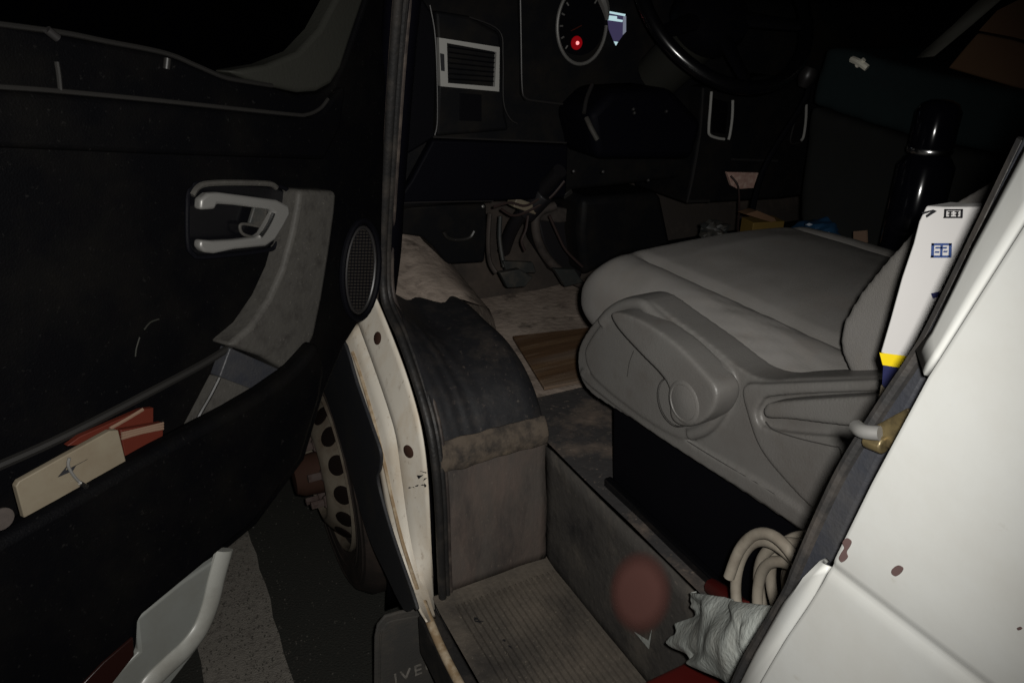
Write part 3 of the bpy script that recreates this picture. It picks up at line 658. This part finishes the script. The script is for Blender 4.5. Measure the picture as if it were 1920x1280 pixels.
# air vent
def frame4(outer, inner, ext):
    bm = bmesh.new()
    for i in range(4):
        j = (i+1) % 4; add_prism(bm, [outer[i], outer[j], inner[j], inner[i]], Vector(ext))
    return bm
vo = ons(1, 1.565, [(823,71),(937,89),(936,172),(826,162)]); vi = ons(1, 1.565, [(838,81),(931,98),(928,163),(840,156)])
vent = bm_obj('air_vent', frame4(vo, vi, (0,0.014,0)), 'vent_silver', dash, smooth=False)
bm_obj('vent_slot', prism(ons(1, 1.5645, [(825,100),(833,102),(834,134),(827,133)]), (0,0.003,0)), 'black_print', dash, smooth=False)
bm_obj('vent_back', prism(ons(1, 1.580, [(836,80),(932,97),(930,164),(838,157)]), (0,0.004,0)), 'cab_dark', dash, smooth=False)
for k in range(7):
    v0 = 88+k*10
    bm_obj('slat', prism([on(1,1.571,841,v0), on(1,1.571,929,v0+13-k*1.3), on(1,1.579,929,v0+16-k*1.3), on(1,1.579,841,v0+3)], (0,0,0.0015)), 'black_plastic', dash, smooth=False)
bm_obj('switch_blank', prism(ons(1, 1.5735, [(862,175),(903,178),(903,228),(862,226)]), (0,0.004,0)), 'black_plastic', dash, bevel=0.001)
bm_obj('ledge_highlight', tube(ons(1, 1.570, [(812,257),(860,259),(930,262),(1000,265),(1062,268)]), 0.0022, seg=6), 'seam_edge', dash)  # highlight along the ledge, put in as a thin lighter tube
bm_obj('knee_panel', prism(ons(1, 1.575, [(812,262),(1066,272),(1062,372),(925,377),(742,381),(770,340)]), (0,0.03,0)), 'navy_black', dash, bevel=0.006)
bm_obj('knee_edge', tube(ons(1, 1.574, [(742,381),(800,379),(925,377)]), 0.0016, seg=6), 'seam_edge', dash)
# instrument cluster
bm_obj('cluster_panel', prism(ons(1, 1.605, [(978,-60),(978,178),(986,190),(1082,202),(1180,206),(1260,100),(1260,-60)]), (0,0.02,0)), 'dash_black', dash)
bm_obj('cluster_bezel', tube(ons(1, 1.598, [(975,-40),(977,80),(979,165),(986,184),(1010,190),(1082,198),(1100,196)]), 0.0026, seg=8), 'seam_edge', dash)
gc = on(1, 1.595, 1089, 48)
bm_obj('gauge_face', lathe([(0.0,-.004),(0.066,-.004),(0.066,0.0),(0,0.0)], gc, (0,-1,0), (0,0,1), 40), 'base_black', dash)
gr = [gc + V(math.cos(a)*0.068, -0.006, math.sin(a)*0.085) for a in [math.radians(60+300*k/40) for k in range(41)]]
bm_obj('gauge_ring', tube(gr, 0.0042, seg=8, n=1), 'silver', dash)
for k in range(9):
    a = math.radians(-150-k*-1 + 0 - 0) if 0 else math.radians(225-k*22); d = V(math.cos(a)*.95,0,math.sin(a)*1.15)
    bm_obj('gauge_tick', tube([gc+d*0.054+V(0,-.003,0), gc+d*0.062+V(0,-.003,0)], 0.0022, seg=6, n=1), 'silver', dash)
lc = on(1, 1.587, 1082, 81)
bm_obj('warning_halo', lathe([(0.0,-.002),(0.0155,-.002),(0.014,0.001),(0,0.002)], lc, (0,-1,0), (0,0,1), 24), 'led_halo', dash)  # dim emissive disc standing in for the red glow around the lamp
bm_obj('warning_lamp', lathe([(0.0,0.0),(0.0048,0.0),(0.0036,0.004),(0,0.005)], lc, (0,-1,0), (0,0,1), 16), 'led', dash)
sc = bm_obj('display_screen', prism(ons(1, 1.590, [(1139,24),(1174,30),(1174,58),(1160,78),(1152,78),(1143,56)]), (0,0.004,0)), 'screen_dim', dash, smooth=False)
bm_obj('screen_header', prism(ons(1, 1.5885, [(1140,21),(1173,27),(1172,31),(1140,25)]), (0,0.001,0)), 'screen_bright', dash, smooth=False)
bm_obj('screen_header', prism(ons(1, 1.5885, [(1139,29),(1157,31),(1157,36),(1168,38),(1167,42),(1138,38)]), (0,0.001,0)), 'screen_bright', dash, smooth=False)
bm_obj('screen_edge', prism(ons(1, 1.5885, [(1169,31),(1174,31),(1174,60),(1168,66)]), (0,0.001,0)), 'screen_pale', dash, smooth=False)
bm_obj('screen_pointer', prism(ons(1, 1.5885, [(1151,78),(1159,79),(1155,86)]), (0,0.001,0)), 'screen_bright', dash, smooth=False)
bm_obj('gauge_needle', tube([gc+V(0,-.004,0), gc+V(-0.03,-.005,-0.012)], 0.0012, seg=6, n=1), 'red_cover', dash)
gr = [gc + V(math.cos(a)*0.068, -0.008, math.sin(a)*0.085) for a in [math.radians(8+62*k/10) for k in range(11)]]
bm_obj('gauge_ring', tube(gr, lambda t: 0.004+0.008*math.sin(math.pi*t), seg=8, n=1), 'silver', dash)
# steering column, stalks
bm_obj('column_shroud', prism(ons(1, 1.46, [(1105,215),(1150,170),(1260,165),(1320,230),(1300,300),(1120,300)]), (0,0.16,0)), 'navy_black', dash, bevel=0.02)
bm_obj('stalk', tube([on(1,1.45,1100,222), on(1,1.43,1108,240), on(1,1.42,1120,262)], 0.006, n=3), 'grip_grey', dash)
bm_obj('stalk', tube([on(1,1.52,1110,160), on(1,1.50,1100,185), on(1,1.48,1095,212)], 0.005, n=3), 'seam_edge', dash)
for u, v_ in ((1076,321),(1131,322),(1188,205),(1190,212),(1250,209),(1216,338)):
    bm_obj('screw', lathe([(0.0040,-.006),(0.0040,0.0),(0.003,0.002),(0,0.0025)], on(1,1.45,u,v_), (-0.3,-1,0.35), (0,0,1), 10), 'seam_edge', dash)
# steering wheel
SC = V(0.87,1.36,1.555); sn = V(-0.05,-0.80,0.60).normalized(); sx = V(1,0,0); sx = (sx-sn*sx.dot(sn)).normalized(); sy = sn.cross(sx)
pth = [SC + sx*math.cos(a)*0.215 + sy*math.sin(a)*0.215 for a in [2*math.pi*k/64 for k in range(64)]]
sw = bm_obj('steering_wheel', tube(pth, 0.0155, seg=14, n=1, closed=True), 'gloss_black', T)
bm_obj('wheel_hub', lathe([(0.085,-0.06),(0.09,-0.02),(0.085,0.0),(0.06,0.008),(0,0.01)], SC - sn*0.03, sn, sx, 32), 'black_plastic', sw)
for a in (200,340,265):
    a = math.radians(a); d = sx*math.cos(a)+sy*math.sin(a)
    bm_obj('spoke', tube([SC - sn*0.035 + d*0.07, SC - sn*0.02 + d*0.14, SC + d*0.21], lambda t: 0.022-0.008*t, seg=10, n=3, flat=0.45, flatdir=sn), 'black_plastic', sw)
bm_obj('column_cover', tube([SC - sn*0.06, SC - sn*0.14 + V(0,0,-.01), SC - sn*0.26 + V(-.02,0,-.02)], 0.06, seg=16, n=3), 'olive_trim', sw)

gl = bm_obj('gear_lever', tube([V(1.10,1.42,0.95), V(1.10,1.40,1.15), on(1,1.38,1508,190), on(1,1.37,1516,150)], 0.008, seg=8), 'black_plastic', T)
bm_obj('gear_knob', lathe([(0,-.03),(0.012,-.028),(0.02,-.01),(0.022,0.005),(0.015,0.02),(0,0.024)], on(1,1.37,1514,142), (0.2,-.2,1), (1,0,0), 20), 'seam_edge', gl)
# centre console
con = bm_obj('centre_console', prism(ons(1, 1.56, [(1318,165),(1312,250),(1296,340),(1288,382),(1470,372),(1520,365),(1560,160),(1440,140)]), (0,0.25,0)), 'dash_black', T, bevel=0.008)
bm_obj('console_edge', tube(ons(1, 1.557, [(1318,165),(1313,250),(1300,330),(1288,380)]), 0.0022, seg=6), 'seam_edge', con)
bm_obj('console_edge', tube(ons(1, 1.557, [(1290,378),(1320,377),(1330,377)]), 0.004, seg=6), 'seam_edge', con)
for path, m_ in (([(1334,172),(1332,200),(1329,240),(1331,253),(1345,259),(1358,261)],'silver'), ([(1374,188),(1373,220),(1369,250),(1366,262)],'silver'),
              ([(1491,207),(1488,235),(1482,262),(1486,270),(1498,268)],'seam_edge'), ([(1512,196),(1511,225),(1507,255),(1502,264)],'silver')):
    bm_obj('vent_trim', tube(ons(1, 1.553, path), 0.0038 if m_ == 'silver' else 0.0024, seg=8), 'vent_silver' if m_ == 'silver' else m_, con)
bm_obj('console_recess', prism(ons(1, 1.555, [(1338,185),(1366,192),(1360,252),(1336,248)]), (0,0.003,0)), 'gloss_black', con, smooth=False)
bm_obj('console_shelf', prism(ons(1, 1.553, [(1375,297),(1460,300),(1458,304),(1373,301)]), (0,0.006,0)), 'seam_edge', con, smooth=False)

# ---- under the dash: fuse box with pull handle, pedals, column shaft, ducts
fb = bm_obj('fuse_box', prism(ons(1, 1.72, [(735,388),(912,382),(914,440),(908,492),(838,496),(812,462),(790,444),(735,436)]), (0,0.10,0)), 'dash_black', T, bevel=0.006)
bm_obj('bonnet_pull', tube(ons(1, 1.705, [(832,434),(838,444),(850,449),(868,449),(882,444),(889,433)]), 0.0055, seg=8), 'trim_edge', fb)
bm_obj('screw', lathe([(0.004,-.004),(0.004,0.0),(0,0.002)], on(1,1.71,906,387), (0,-1,.3), (0,0,1), 10), 'silver', fb)
# clutch pedal
cp = bm_obj('clutch_pedal', tube([on(1,1.66,918,400), on(1,1.65,915,450), on(1,1.62,918,490), on(1,1.60,930,512)], 0.010, seg=8, flat=0.5, flatdir=(1,0,0)), 'duct_grey', T)
bm_obj('pedal_pad', prism(ons(1, 1.585, [(938,512),(975,505),(1000,520),(985,538),(952,540)]), (0,0.02,0)), 'pedal', cp, bevel=0.003)
bp = bm_obj('brake_pedal', tube([on(1,1.70,938,405), on(1,1.69,937,450), on(1,1.67,945,500)], 0.006, seg=8), 'pedal', T)
bm_obj('pedal_pad', prism(ons(1, 1.66, [(944,490),(1000,492),(1006,512),(950,512)]), (0,0.015,0)), 'pedal', bp, bevel=0.003)
ap = bm_obj('accelerator_pedal', prism(ons(1, 1.62, [(1040,505),(1078,505),(1095,530),(1060,538)]), (0,0.02,0)), 'pedal', T, bevel=0.003)
bm_obj('steering_shaft', tube([on(1,1.52,1050,320), on(1,1.60,1010,365), on(1,1.68,965,420), on(1,1.74,945,470)], 0.018, seg=10), 'shaft', T)
bm_obj('shaft_joint', tube([on(1,1.58,1022,362), on(1,1.62,985,402)], 0.028, n=1, seg=10), 'shaft', T, bevel=0.005)
bm_obj('wire_plug', box((-.035,-.02,-.012),(.035,.02,.012), Matrix.Translation(on(1,1.60,980,384)) @ Matrix.Rotation(0.4,4,'Y')), 'beige_card', T, bevel=0.003)
bm_obj('wire_plug', box((-.015,-.015,-.007),(.015,.015,.007), Matrix.Translation(on(1,1.59,1060,362)) @ Matrix.Rotation(-0.5,4,'Y')), 'trim_edge', T, bevel=0.003)
# engine tunnel cover with curved rim
tun = bm_obj('tunnel_cover', prism(ons(1, 1.74, [(1002,400),(1030,382),(1080,392),(1100,430),(1098,500),(1085,536),(1055,520),(1018,462)]), (0,0.10,0)), 'shaft', T, bevel=0.01)
bm_obj('tunnel_rim', tube(ons(1, 1.73, [(1040,386),(1008,402),(1006,440),(1022,478),(1048,506),(1072,524),(1092,534)]), 0.013, seg=10), 'duct_grey', tun)
bm_obj('tunnel_top', prism(ons(1, 1.735, [(1008,402),(1034,386),(1066,392),(1090,414),(1050,418),(1014,414)]), (0,0.01,0)), 'duct_grey', tun, bevel=0.004)
bm_obj('engine_cover', box((0.98,1.05,0.72),(1.9,1.70,0.90)), 'cab_dark', T, bevel=0.03)
bm_obj('dark_block', prism(ons(1, 1.66, [(1092,372),(1240,362),(1262,470),(1170,480),(1096,520),(1086,440)]), (0,0.25,0)), 'dash_black', T, bevel=0.02)  # black block added to hide the floor and keep this area dark
for P in ([(940,392),(962,404),(990,396),(1030,372),(1058,340)], [(925,388),(955,380),(985,386),(1012,372)], [(990,404),(986,430),(978,452),(984,470)], [(1030,404),(1046,440),(1062,470),(1092,500)]):
    bm_obj('wiring', tube(ons(1, 1.57, P), 0.0035, seg=6), 'wire', T)
# middle and passenger seat squab that carries the luggage
bm_obj('passenger_seat', box((0.96,0.42,0.72),(1.88,1.10,1.02)), 'cab_dark', T, bevel=0.04)

# ================================================================== LOOSE THINGS
# wooden board on the floor
bm = bmesh.new()
P = [V(0.395,1.285,0.731), V(0.462,1.575,0.731), V(0.80,1.51,0.731), V(0.80,1.25,0.731)]
add_prism(bm, P, V(0,0,0.009))
o = bm_obj('wooden_board', bm, 'wood', None, bevel=0.002); tag(o, 'worn brown wooden board lying on the cab floor before the seat', 'board')
for k, (P, lab) in enumerate((([(878,512),(893,508),(900,530),(884,535)], 'larger pale paper scrap on the dusty cab floor left of the pedals'), ([(905,530),(916,528),(919,540),(908,543)], 'tiny pale paper scrap on the floor nearest the clutch pedal'))):
    o = bm_obj('paper_scrap', prism(ons(2, 0.730, P), (0,0,0.004)), 'paper_scrap', smooth=False); tag(o, lab, 'paper', 'paper scraps on the floor')

# sticker on the step side
m = mat('sticker_soft', (0.175,0.080,0.068), 0.7, 0.1, var=0.05)
n = m.node_tree; tc = n.nodes.new('ShaderNodeTexCoord')
c0 = on(0, 0.297, 1197, 1112); ea = (on(0,0.297,1240,1112)-on(0,0.297,1154,1112))*0.5; eb = (on(0,0.297,1197,1170)-on(0,0.297,1197,1054))*0.5
det = ea.y*eb.z - ea.z*eb.y; A_ = V(0, eb.z/det, -eb.y/det); B_ = V(0, -ea.z/det, ea.y/det)
sub = n.nodes.new('ShaderNodeVectorMath'); sub.operation = 'SUBTRACT'; sub.inputs[1].default_value = c0; n.links.new(tc.outputs['Object'], sub.inputs[0])
cb = n.nodes.new('ShaderNodeCombineXYZ')
for q, vec in ((0, A_), (1, B_)):
    dn_ = n.nodes.new('ShaderNodeVectorMath'); dn_.operation = 'DOT_PRODUCT'; dn_.inputs[1].default_value = vec
    n.links.new(sub.outputs[0], dn_.inputs[0]); n.links.new(dn_.outputs['Value'], cb.inputs[q])
vm = n.nodes.new('ShaderNodeVectorMath'); vm.operation = 'LENGTH'; n.links.new(cb.outputs[0], vm.inputs[0])
mr = n.nodes.new('ShaderNodeMapRange'); mr.interpolation_type = 'SMOOTHSTEP'; mr.inputs['From Min'].default_value = 0.72; mr.inputs['From Max'].default_value = 1.45
mr.inputs['To Min'].default_value = 0.95; mr.inputs['To Max'].default_value = 0.0
n.links.new(vm.outputs['Value'], mr.inputs['Value']); n.links.new(mr.outputs[0], n.nodes['Principled BSDF'].inputs['Alpha'])
SP = [on(0, 0.297, *p) for p in ellipse((1197,1112), 92, 118, 32)]
o = bm_obj('red_sticker', prism(SP, (-0.0008,0,0)), 'sticker_soft', None, smooth=False); tag(o, 'faded red sticker with white lower corner on the step side wall', 'sticker')
bm_obj('sticker_corner', prism(ons(0, 0.2955, [(1190,1184),(1216,1200),(1222,1180),(1217,1216)]), (-0.0005,0,0)), 'rag', o, smooth=False)

# things in the door pocket
o = bm_obj('card_wallet', prism(dp(0.045, [(30,912),(36,902),(205,808),(222,806),(237,866),(235,878),(58,966),(46,972)]), DN*-0.008), 'beige_card', None, bevel=0.0012)
tag(o, 'beige card case with a dark star mark and metal ring in the door pocket', 'card case')
bm_obj('mark', prism(dp(0.0455, [(108,894),(126,872),(122,882),(164,860),(142,872),(136,882)]), DN*0.0008), 'black_print', o, smooth=False)
bm_obj('ring', tube(dp(0.050, [(130,858),(128,872),(136,888),(148,902),(164,912)]), 0.0017, seg=8), 'silver', o)
bm_obj('ring_end', tube(dp(0.051, [(150,905),(163,912)]), 0.0028, n=1, seg=8), 'chrome', o)
o = bm_obj('red_booklet', prism(dp(0.024, [(126,836),(150,818),(264,768),(288,764),(288,800),(200,830)]), DN*-0.008), 'red_cover', None, bevel=0.001)
tag(o, 'orange red booklet standing upright behind the beige card case', 'booklet')
bm_obj('page_edge', tube(dp(0.028, [(206,803),(240,784),(268,767)]), 0.0022, n=2, seg=6), 'page_edge', o)
o = bm_obj('red_booklet', prism(dp(0.034, [(226,806),(306,792),(306,836),(238,868),(230,830)]), DN*-0.009), 'red_cover', None, bevel=0.001)
tag(o, 'dark red booklet with cream page edges at the right end of the card case', 'booklet')
for k in range(3):
    bm_obj('page_edge', tube(dp(0.0365, [(228,812+k*5),(266,803+k*4),(306,793+k*5)]), 0.0017, n=2, seg=6), 'page_edge', o)
o = bm_obj('coin', lathe([(0,0),(0.012,0),(0.012,0.002),(0,0.002)], dp(0.05,[(2,972)])[0], DN, (0,0,1), 20), 'duct_grey', None); tag(o, 'small brownish disc at the far left end of the door pocket', 'disc')

# white carton between seat and pillar
WX = 0.16
bw = bm_obj('white_carton', prism(ons(0, WX, [(1650,661),(1668,600),(1690,520),(1712,455),(1722,415),(1736,386),(1770,388),(1842,388),(1860,400),(1720,694)]), (0.028,0,0)), 'box_white', None, bevel=0.0015)
tag(bw, 'flat white carton with yellow and navy bands wedged between seat and door pillar', 'carton')
bm_obj('yellow_band', prism(ons(0, WX-0.0006, [(1649,661),(1703,668),(1692,690),(1655,684)]), (0.0005,0,0)), 'yellow', bw, smooth=False)
bm_obj('navy_band', prism(ons(0, WX+0.001, [(1656,684),(1700,690),(1668,740),(1654,720)]), (0.02,0,0)), 'navy_print', bw, smooth=False)
bm_obj('carton_foot', prism(ons(0, WX+0.004, [(1652,722),(1666,730),(1650,780),(1645,760)]), (0.01,0,0)), 'beige_card', bw, smooth=False)
def inbox(u0, v0, u1, v1, m_, nm, parent=bw, sk=0.0, x=WX-0.0005):
    return bm_obj(nm, prism(ons(0, x, [(u0,v0),(u1,v0),(u1+sk,v1),(u0+sk,v1)]), (-0.0004,0,0)), m_, parent, smooth=False)
# black frame mark with two signs, arrow, blue square emblem
for r in ((1772,392,1806,395),(1770,406,1804,409),(1771,392,1775,409),(1802,392,1806,409),(1778,396,1787,398),(1778,401,1787,403),(1781,396,1784,406),(1791,396,1799,398),(1791,401,1799,403),(1794,396,1797,406)):
    inbox(*r, 'black_print', 'print_mark', sk=-1)
bm_obj('print_mark', prism(ons(0, WX-0.0006, [(1729,398),(1750,393),(1757,396),(1738,408),(1736,404),(1746,397),(1731,402)]), (-0.0004,0,0)), 'black_print', bw, smooth=False)
for r in ((1748,456,1785,460),(1746,479,1782,483),(1747,456,1752,483),(1780,456,1785,483),(1755,463,1776,466),(1764,460,1768,480),(1754,471,1762,474),(1770,470,1777,473)):
    inbox(*r, 'blue_print', 'print_emblem', sk=-1)
bm_obj('print_emblem', prism(ons(0, WX-0.0006, [(1746,550),(1762,546),(1760,556),(1750,560)]), (-0.0004,0,0)), 'navy_print', bw, smooth=False)

# thermos bottle
tb = V(0.96, 0.868, 1.02)
o = bm_obj('thermos_bottle', lathe([(0.0,0.0),(0.045,0.0),(0.049,0.006),(0.049,0.255),(0.036,0.275),(0.030,0.285),(0.0,0.286)], tb, (0,0,1), (1,0,0), 40), 'bottle_black', None)
tag(o, 'glossy black thermos bottle standing behind the driver seat cushion', 'bottle')
bm_obj('bottle_cap', lathe([(0.031,0.284),(0.038,0.288),(0.038,0.352),(0.030,0.366),(0.018,0.372),(0.0,0.373)], tb, (0,0,1), (1,0,0), 40), 'bottle_black', o)
bm_obj('cap_ring', lathe([(0.0385,0.279),(0.0395,0.281),(0.0395,0.287),(0.0385,0.289)], tb, (0,0,1), (1,0,0), 40), 'chrome', o)

# dark green case on the passenger seat
bm = bmesh.new()
top = ons(0, 1.12, [(1528,150),(1545,88),(1590,92),(1640,110),(1760,140),(1910,172),(1990,210),(1990,330),(1860,290),(1720,262),(1610,228),(1516,196)])
add_prism(bm, top, V(0.45,0,0))
o = bm_obj('green_case', bm, 'bag_green', None, remesh=0.012, rsmooth=6); tag(o, 'large dark green case with metal latch on the passenger seat', 'case')
lowr = ons(0, 1.13, [(1516,200),(1612,232),(1720,266),(1860,294),(1960,330),(1960,520),(1700,480),(1500,470),(1496,380)])
bm = bmesh.new(); add_prism(bm, lowr, V(0.42,0,0)); bm_obj('case_body', bm, 'bag_front', o, remesh=0.012, rsmooth=4)
P = [on(0,1.105,1598,112), on(0,1.10,1612,118), on(0,1.105,1626,128)]
bm_obj('latch', tube(P, 0.0075, seg=8, n=3), 'latch_glint', o)  # pale crossed tubes, the latch's glint put into colour and shape
bm_obj('latch', tube([on(0,1.10,1606,124), on(0,1.10,1620,112)], 0.005, seg=8, n=1), 'latch_glint', o)
# brown carton on top of the case, pale belt strap
o = bm_obj('brown_carton', prism(ons(0, 1.16, [(1776,128),(1806,92),(1832,62),(1900,76),(2010,110),(2010,190),(1900,164)]), (0.35,0,0)), 'cardboard', None, bevel=0.004)
tag(o, 'brown cardboard box resting on top of the dark green case', 'box')
bm_obj('carton_flap', prism(ons(0, 1.15, [(1835,58),(1870,20),(1930,-10),(2010,10),(2010,100),(1900,70)]), (0.01,0,0)), 'cardboard', o)
bm = bmesh.new()
a = ons(0, 1.20, [(1716,110),(1790,45),(1868,-30)]); b = ons(0, 1.20, [(1752,106),(1822,48),(1912,-30)])
rows = [[p, q] for p, q in zip(a, b)]
o = bm_obj('seat_belt', loft(rows), 'belt', None, solid=0.003); tag(o, 'pale grey belt strap rising diagonally behind the dark green case', 'belt')

# clutter beyond the seat
o = bm_obj('yellow_carton', box((-.045,-.03,-.02),(.045,.03,.025), Matrix.Translation(on(1,1.36,1428,428)) @ Matrix.Rotation(-0.25,4,'Z')), 'yellow_carton', None, bevel=0.002); tag(o, 'small ochre carton on the engine cover beyond the seat', 'carton')
bm_obj('carton_lid', prism(ons(1,1.33,[(1398,402),(1420,395),(1452,408),(1460,420),(1430,412)]), (0,0.03,0)), 'cardboard', o, bevel=0.001)
def crumple(c, r, m_, nm, sx=(1,1,1), sub=3, amp=0.5, sc=22):
    bm = bmesh.new(); bmesh.ops.create_icosphere(bm, subdivisions=sub, radius=1)
    for v in bm.verts:
        k = 1+amp*noise.noise(v.co*2.3+V(c[0]*sc,c[1]*sc,1)); v.co = Vector(c)+V(v.co.x*sx[0],v.co.y*sx[1],v.co.z*sx[2])*r*k
    return bm_obj(nm, bm, m_)
o = crumple(on(1,1.34,1340,432), 0.035, 'pedal', 'crumpled_wrapper', (1.1,.7,.6), 3, .9); tag(o, 'crumpled greyish wrapper beside the small ochre carton', 'wrapper')
o = crumple(on(1,1.20,1545,432), 0.06, 'blue_bag', 'blue_bag', (1.5,.8,.45), 4, .5); tag(o, 'crumpled dark blue plastic bag behind the seat cushion', 'bag')
o = crumple(on(1,1.14,1428,455), 0.028, 'pale_plastic', 'plastic_bag', (1.3,.8,.6), 3, .4); tag(o, 'pale bluish plastic wad peeking over the seat cushion', 'plastic bag')
o = bm_obj('tag_card', prism(ons(0,0.94,[(1600,434),(1624,432),(1625,455),(1600,456)]), (0.004,0,0)), 'page_edge', None, smooth=False); tag(o, 'small pale square tag beside the blue bag', 'tag')
MATS['page_edge']
for c, lab in (((1583,458),'small silver cap next to the blue bag'),((1632,480),'taller silver cap below the small square tag'),((1668,458),'small silver cap closest to the thermos bottle')):
    o = bm_obj('metal_cap', lathe([(0,0),(0.006,0),(0.006,0.02),(0.004,0.024),(0,0.025)], on(0,0.93,c[0],c[1]+10), (0,0,1), (1,0,0), 14), 'chrome', None); tag(o, lab, 'cap', 'small metal caps')
# card reader and wire at the console
o = bm_obj('card_pack', prism(ons(1,1.535,[(1364,323),(1424,324),(1427,352),(1384,355),(1372,348)]), (0,0.012,0)), 'pink_card', None, bevel=0.002); tag(o, 'pinkish card pack resting on the centre console shelf', 'card pack')
o = bm_obj('charging_cable', tube([on(1,1.52,1370,330), on(1,1.50,1384,350), on(1,1.46,1386,390), on(1,1.40,1384,430), on(1,1.30,1386,470)], 0.0028, seg=8), 'wire', None); tag(o, 'thin reddish cable hanging from the card pack on the console', 'cable')

# coil of beige cable hanging by the seat base
random.seed(4)
path = []
cc = on(0, 0.24, 1500, 1112)
for k in range(7*14):
    a = 2*math.pi*k/14; loop = k/14
    ry = 0.058+0.010*math.sin(loop*2.3); rz = 0.082+0.012*math.cos(loop*1.7) - 0.004*loop
    path.append(cc + V(-0.055+0.014*loop+0.004*math.sin(a*2+loop), math.cos(a)*ry - 0.004*loop, math.sin(a)*rz + 0.010*math.sin(loop*1.9)))
o = bm_obj('cable_coil', tube(path, 0.0066, seg=10, n=4), 'cable_beige', None); tag(o, 'coil of thick beige cable hanging between seat base and door pillar', 'cable')
# red bag and grey rag in the rear of the step well
def sheet(P, nu, nv, m_, nm, amp, sc, seed):
    rows = []
    for j in range(nv+1):
        r = []
        for i in range(nu+1):
            s, t = i/nu, j/nv
            a = P[0].lerp(P[1], s); b = P[3].lerp(P[2], s); p = a.lerp(b, t)
            d = noise.fractal(p*sc+V(seed,0,0), 0.7, 2.1, 3) + 0.5*math.sin(s*9+t*5+2*noise.noise(p*14))
            eb = max(abs(s-.5), abs(t-.5))*2; e = 0.045*noise.noise(V(s*4+seed,t*4,2))*eb**3 + 0.007*noise.noise(V(s*11,t*11,seed))*eb**4
            r.append(p + V(-0.8,-0.2,0.5)*(amp*d + 0.03*math.sin(math.pi*s)*math.sin(math.pi*t)) + V(0,e*1.2,-e))
        rows.append(r)
    return bm_obj(nm, loft(rows), m_, None, subsurf=1, solid=0.002)
P = [on(0,0.22,1318,1118), on(0,0.14,1430,1160), on(0,0.12,1420,1310), on(0,0.19,1268,1222)]
P = [on(0,0.235,1310,1108), on(0,0.11,1450,1140), on(0,0.095,1425,1340), on(0,0.215,1262,1212)]
o = sheet(P, 34, 34, 'rag', 'grey_rag', 0.013, 9, 3); tag(o, 'crumpled pale grey rag lying over the red bag in the step well', 'rag')
o = bm_obj('red_bag', prism([V(0.10,0.60,0.425),V(0.29,0.60,0.425),V(0.285,0.58,0.66),V(0.13,0.575,0.66)], V(0,-0.32,0.05)), 'red_plastic', None, remesh=0.012, rsmooth=3); tag(o, 'dark red plastic bag standing in the rear of the step well', 'bag')
o = bm_obj('screwdriver', tube([on(0,0.30,1336,1100), on(0,0.285,1360,1116), on(0,0.27,1395,1142)], 0.013, seg=10, n=4), 'red_plastic', None, bevel=0.0); tag(o, 'bright red tool handle poking out above the grey rag', 'tool')
o = bm_obj('red_tab', prism(ons(0,0.235,[(1268,1172),(1275,1166),(1312,1156),(1314,1166),(1290,1190),(1276,1186)]), (0.02,0,0)), 'red_plastic', None, bevel=0.002); tag(o, 'small red tab sticking out left of the grey rag', 'tab')
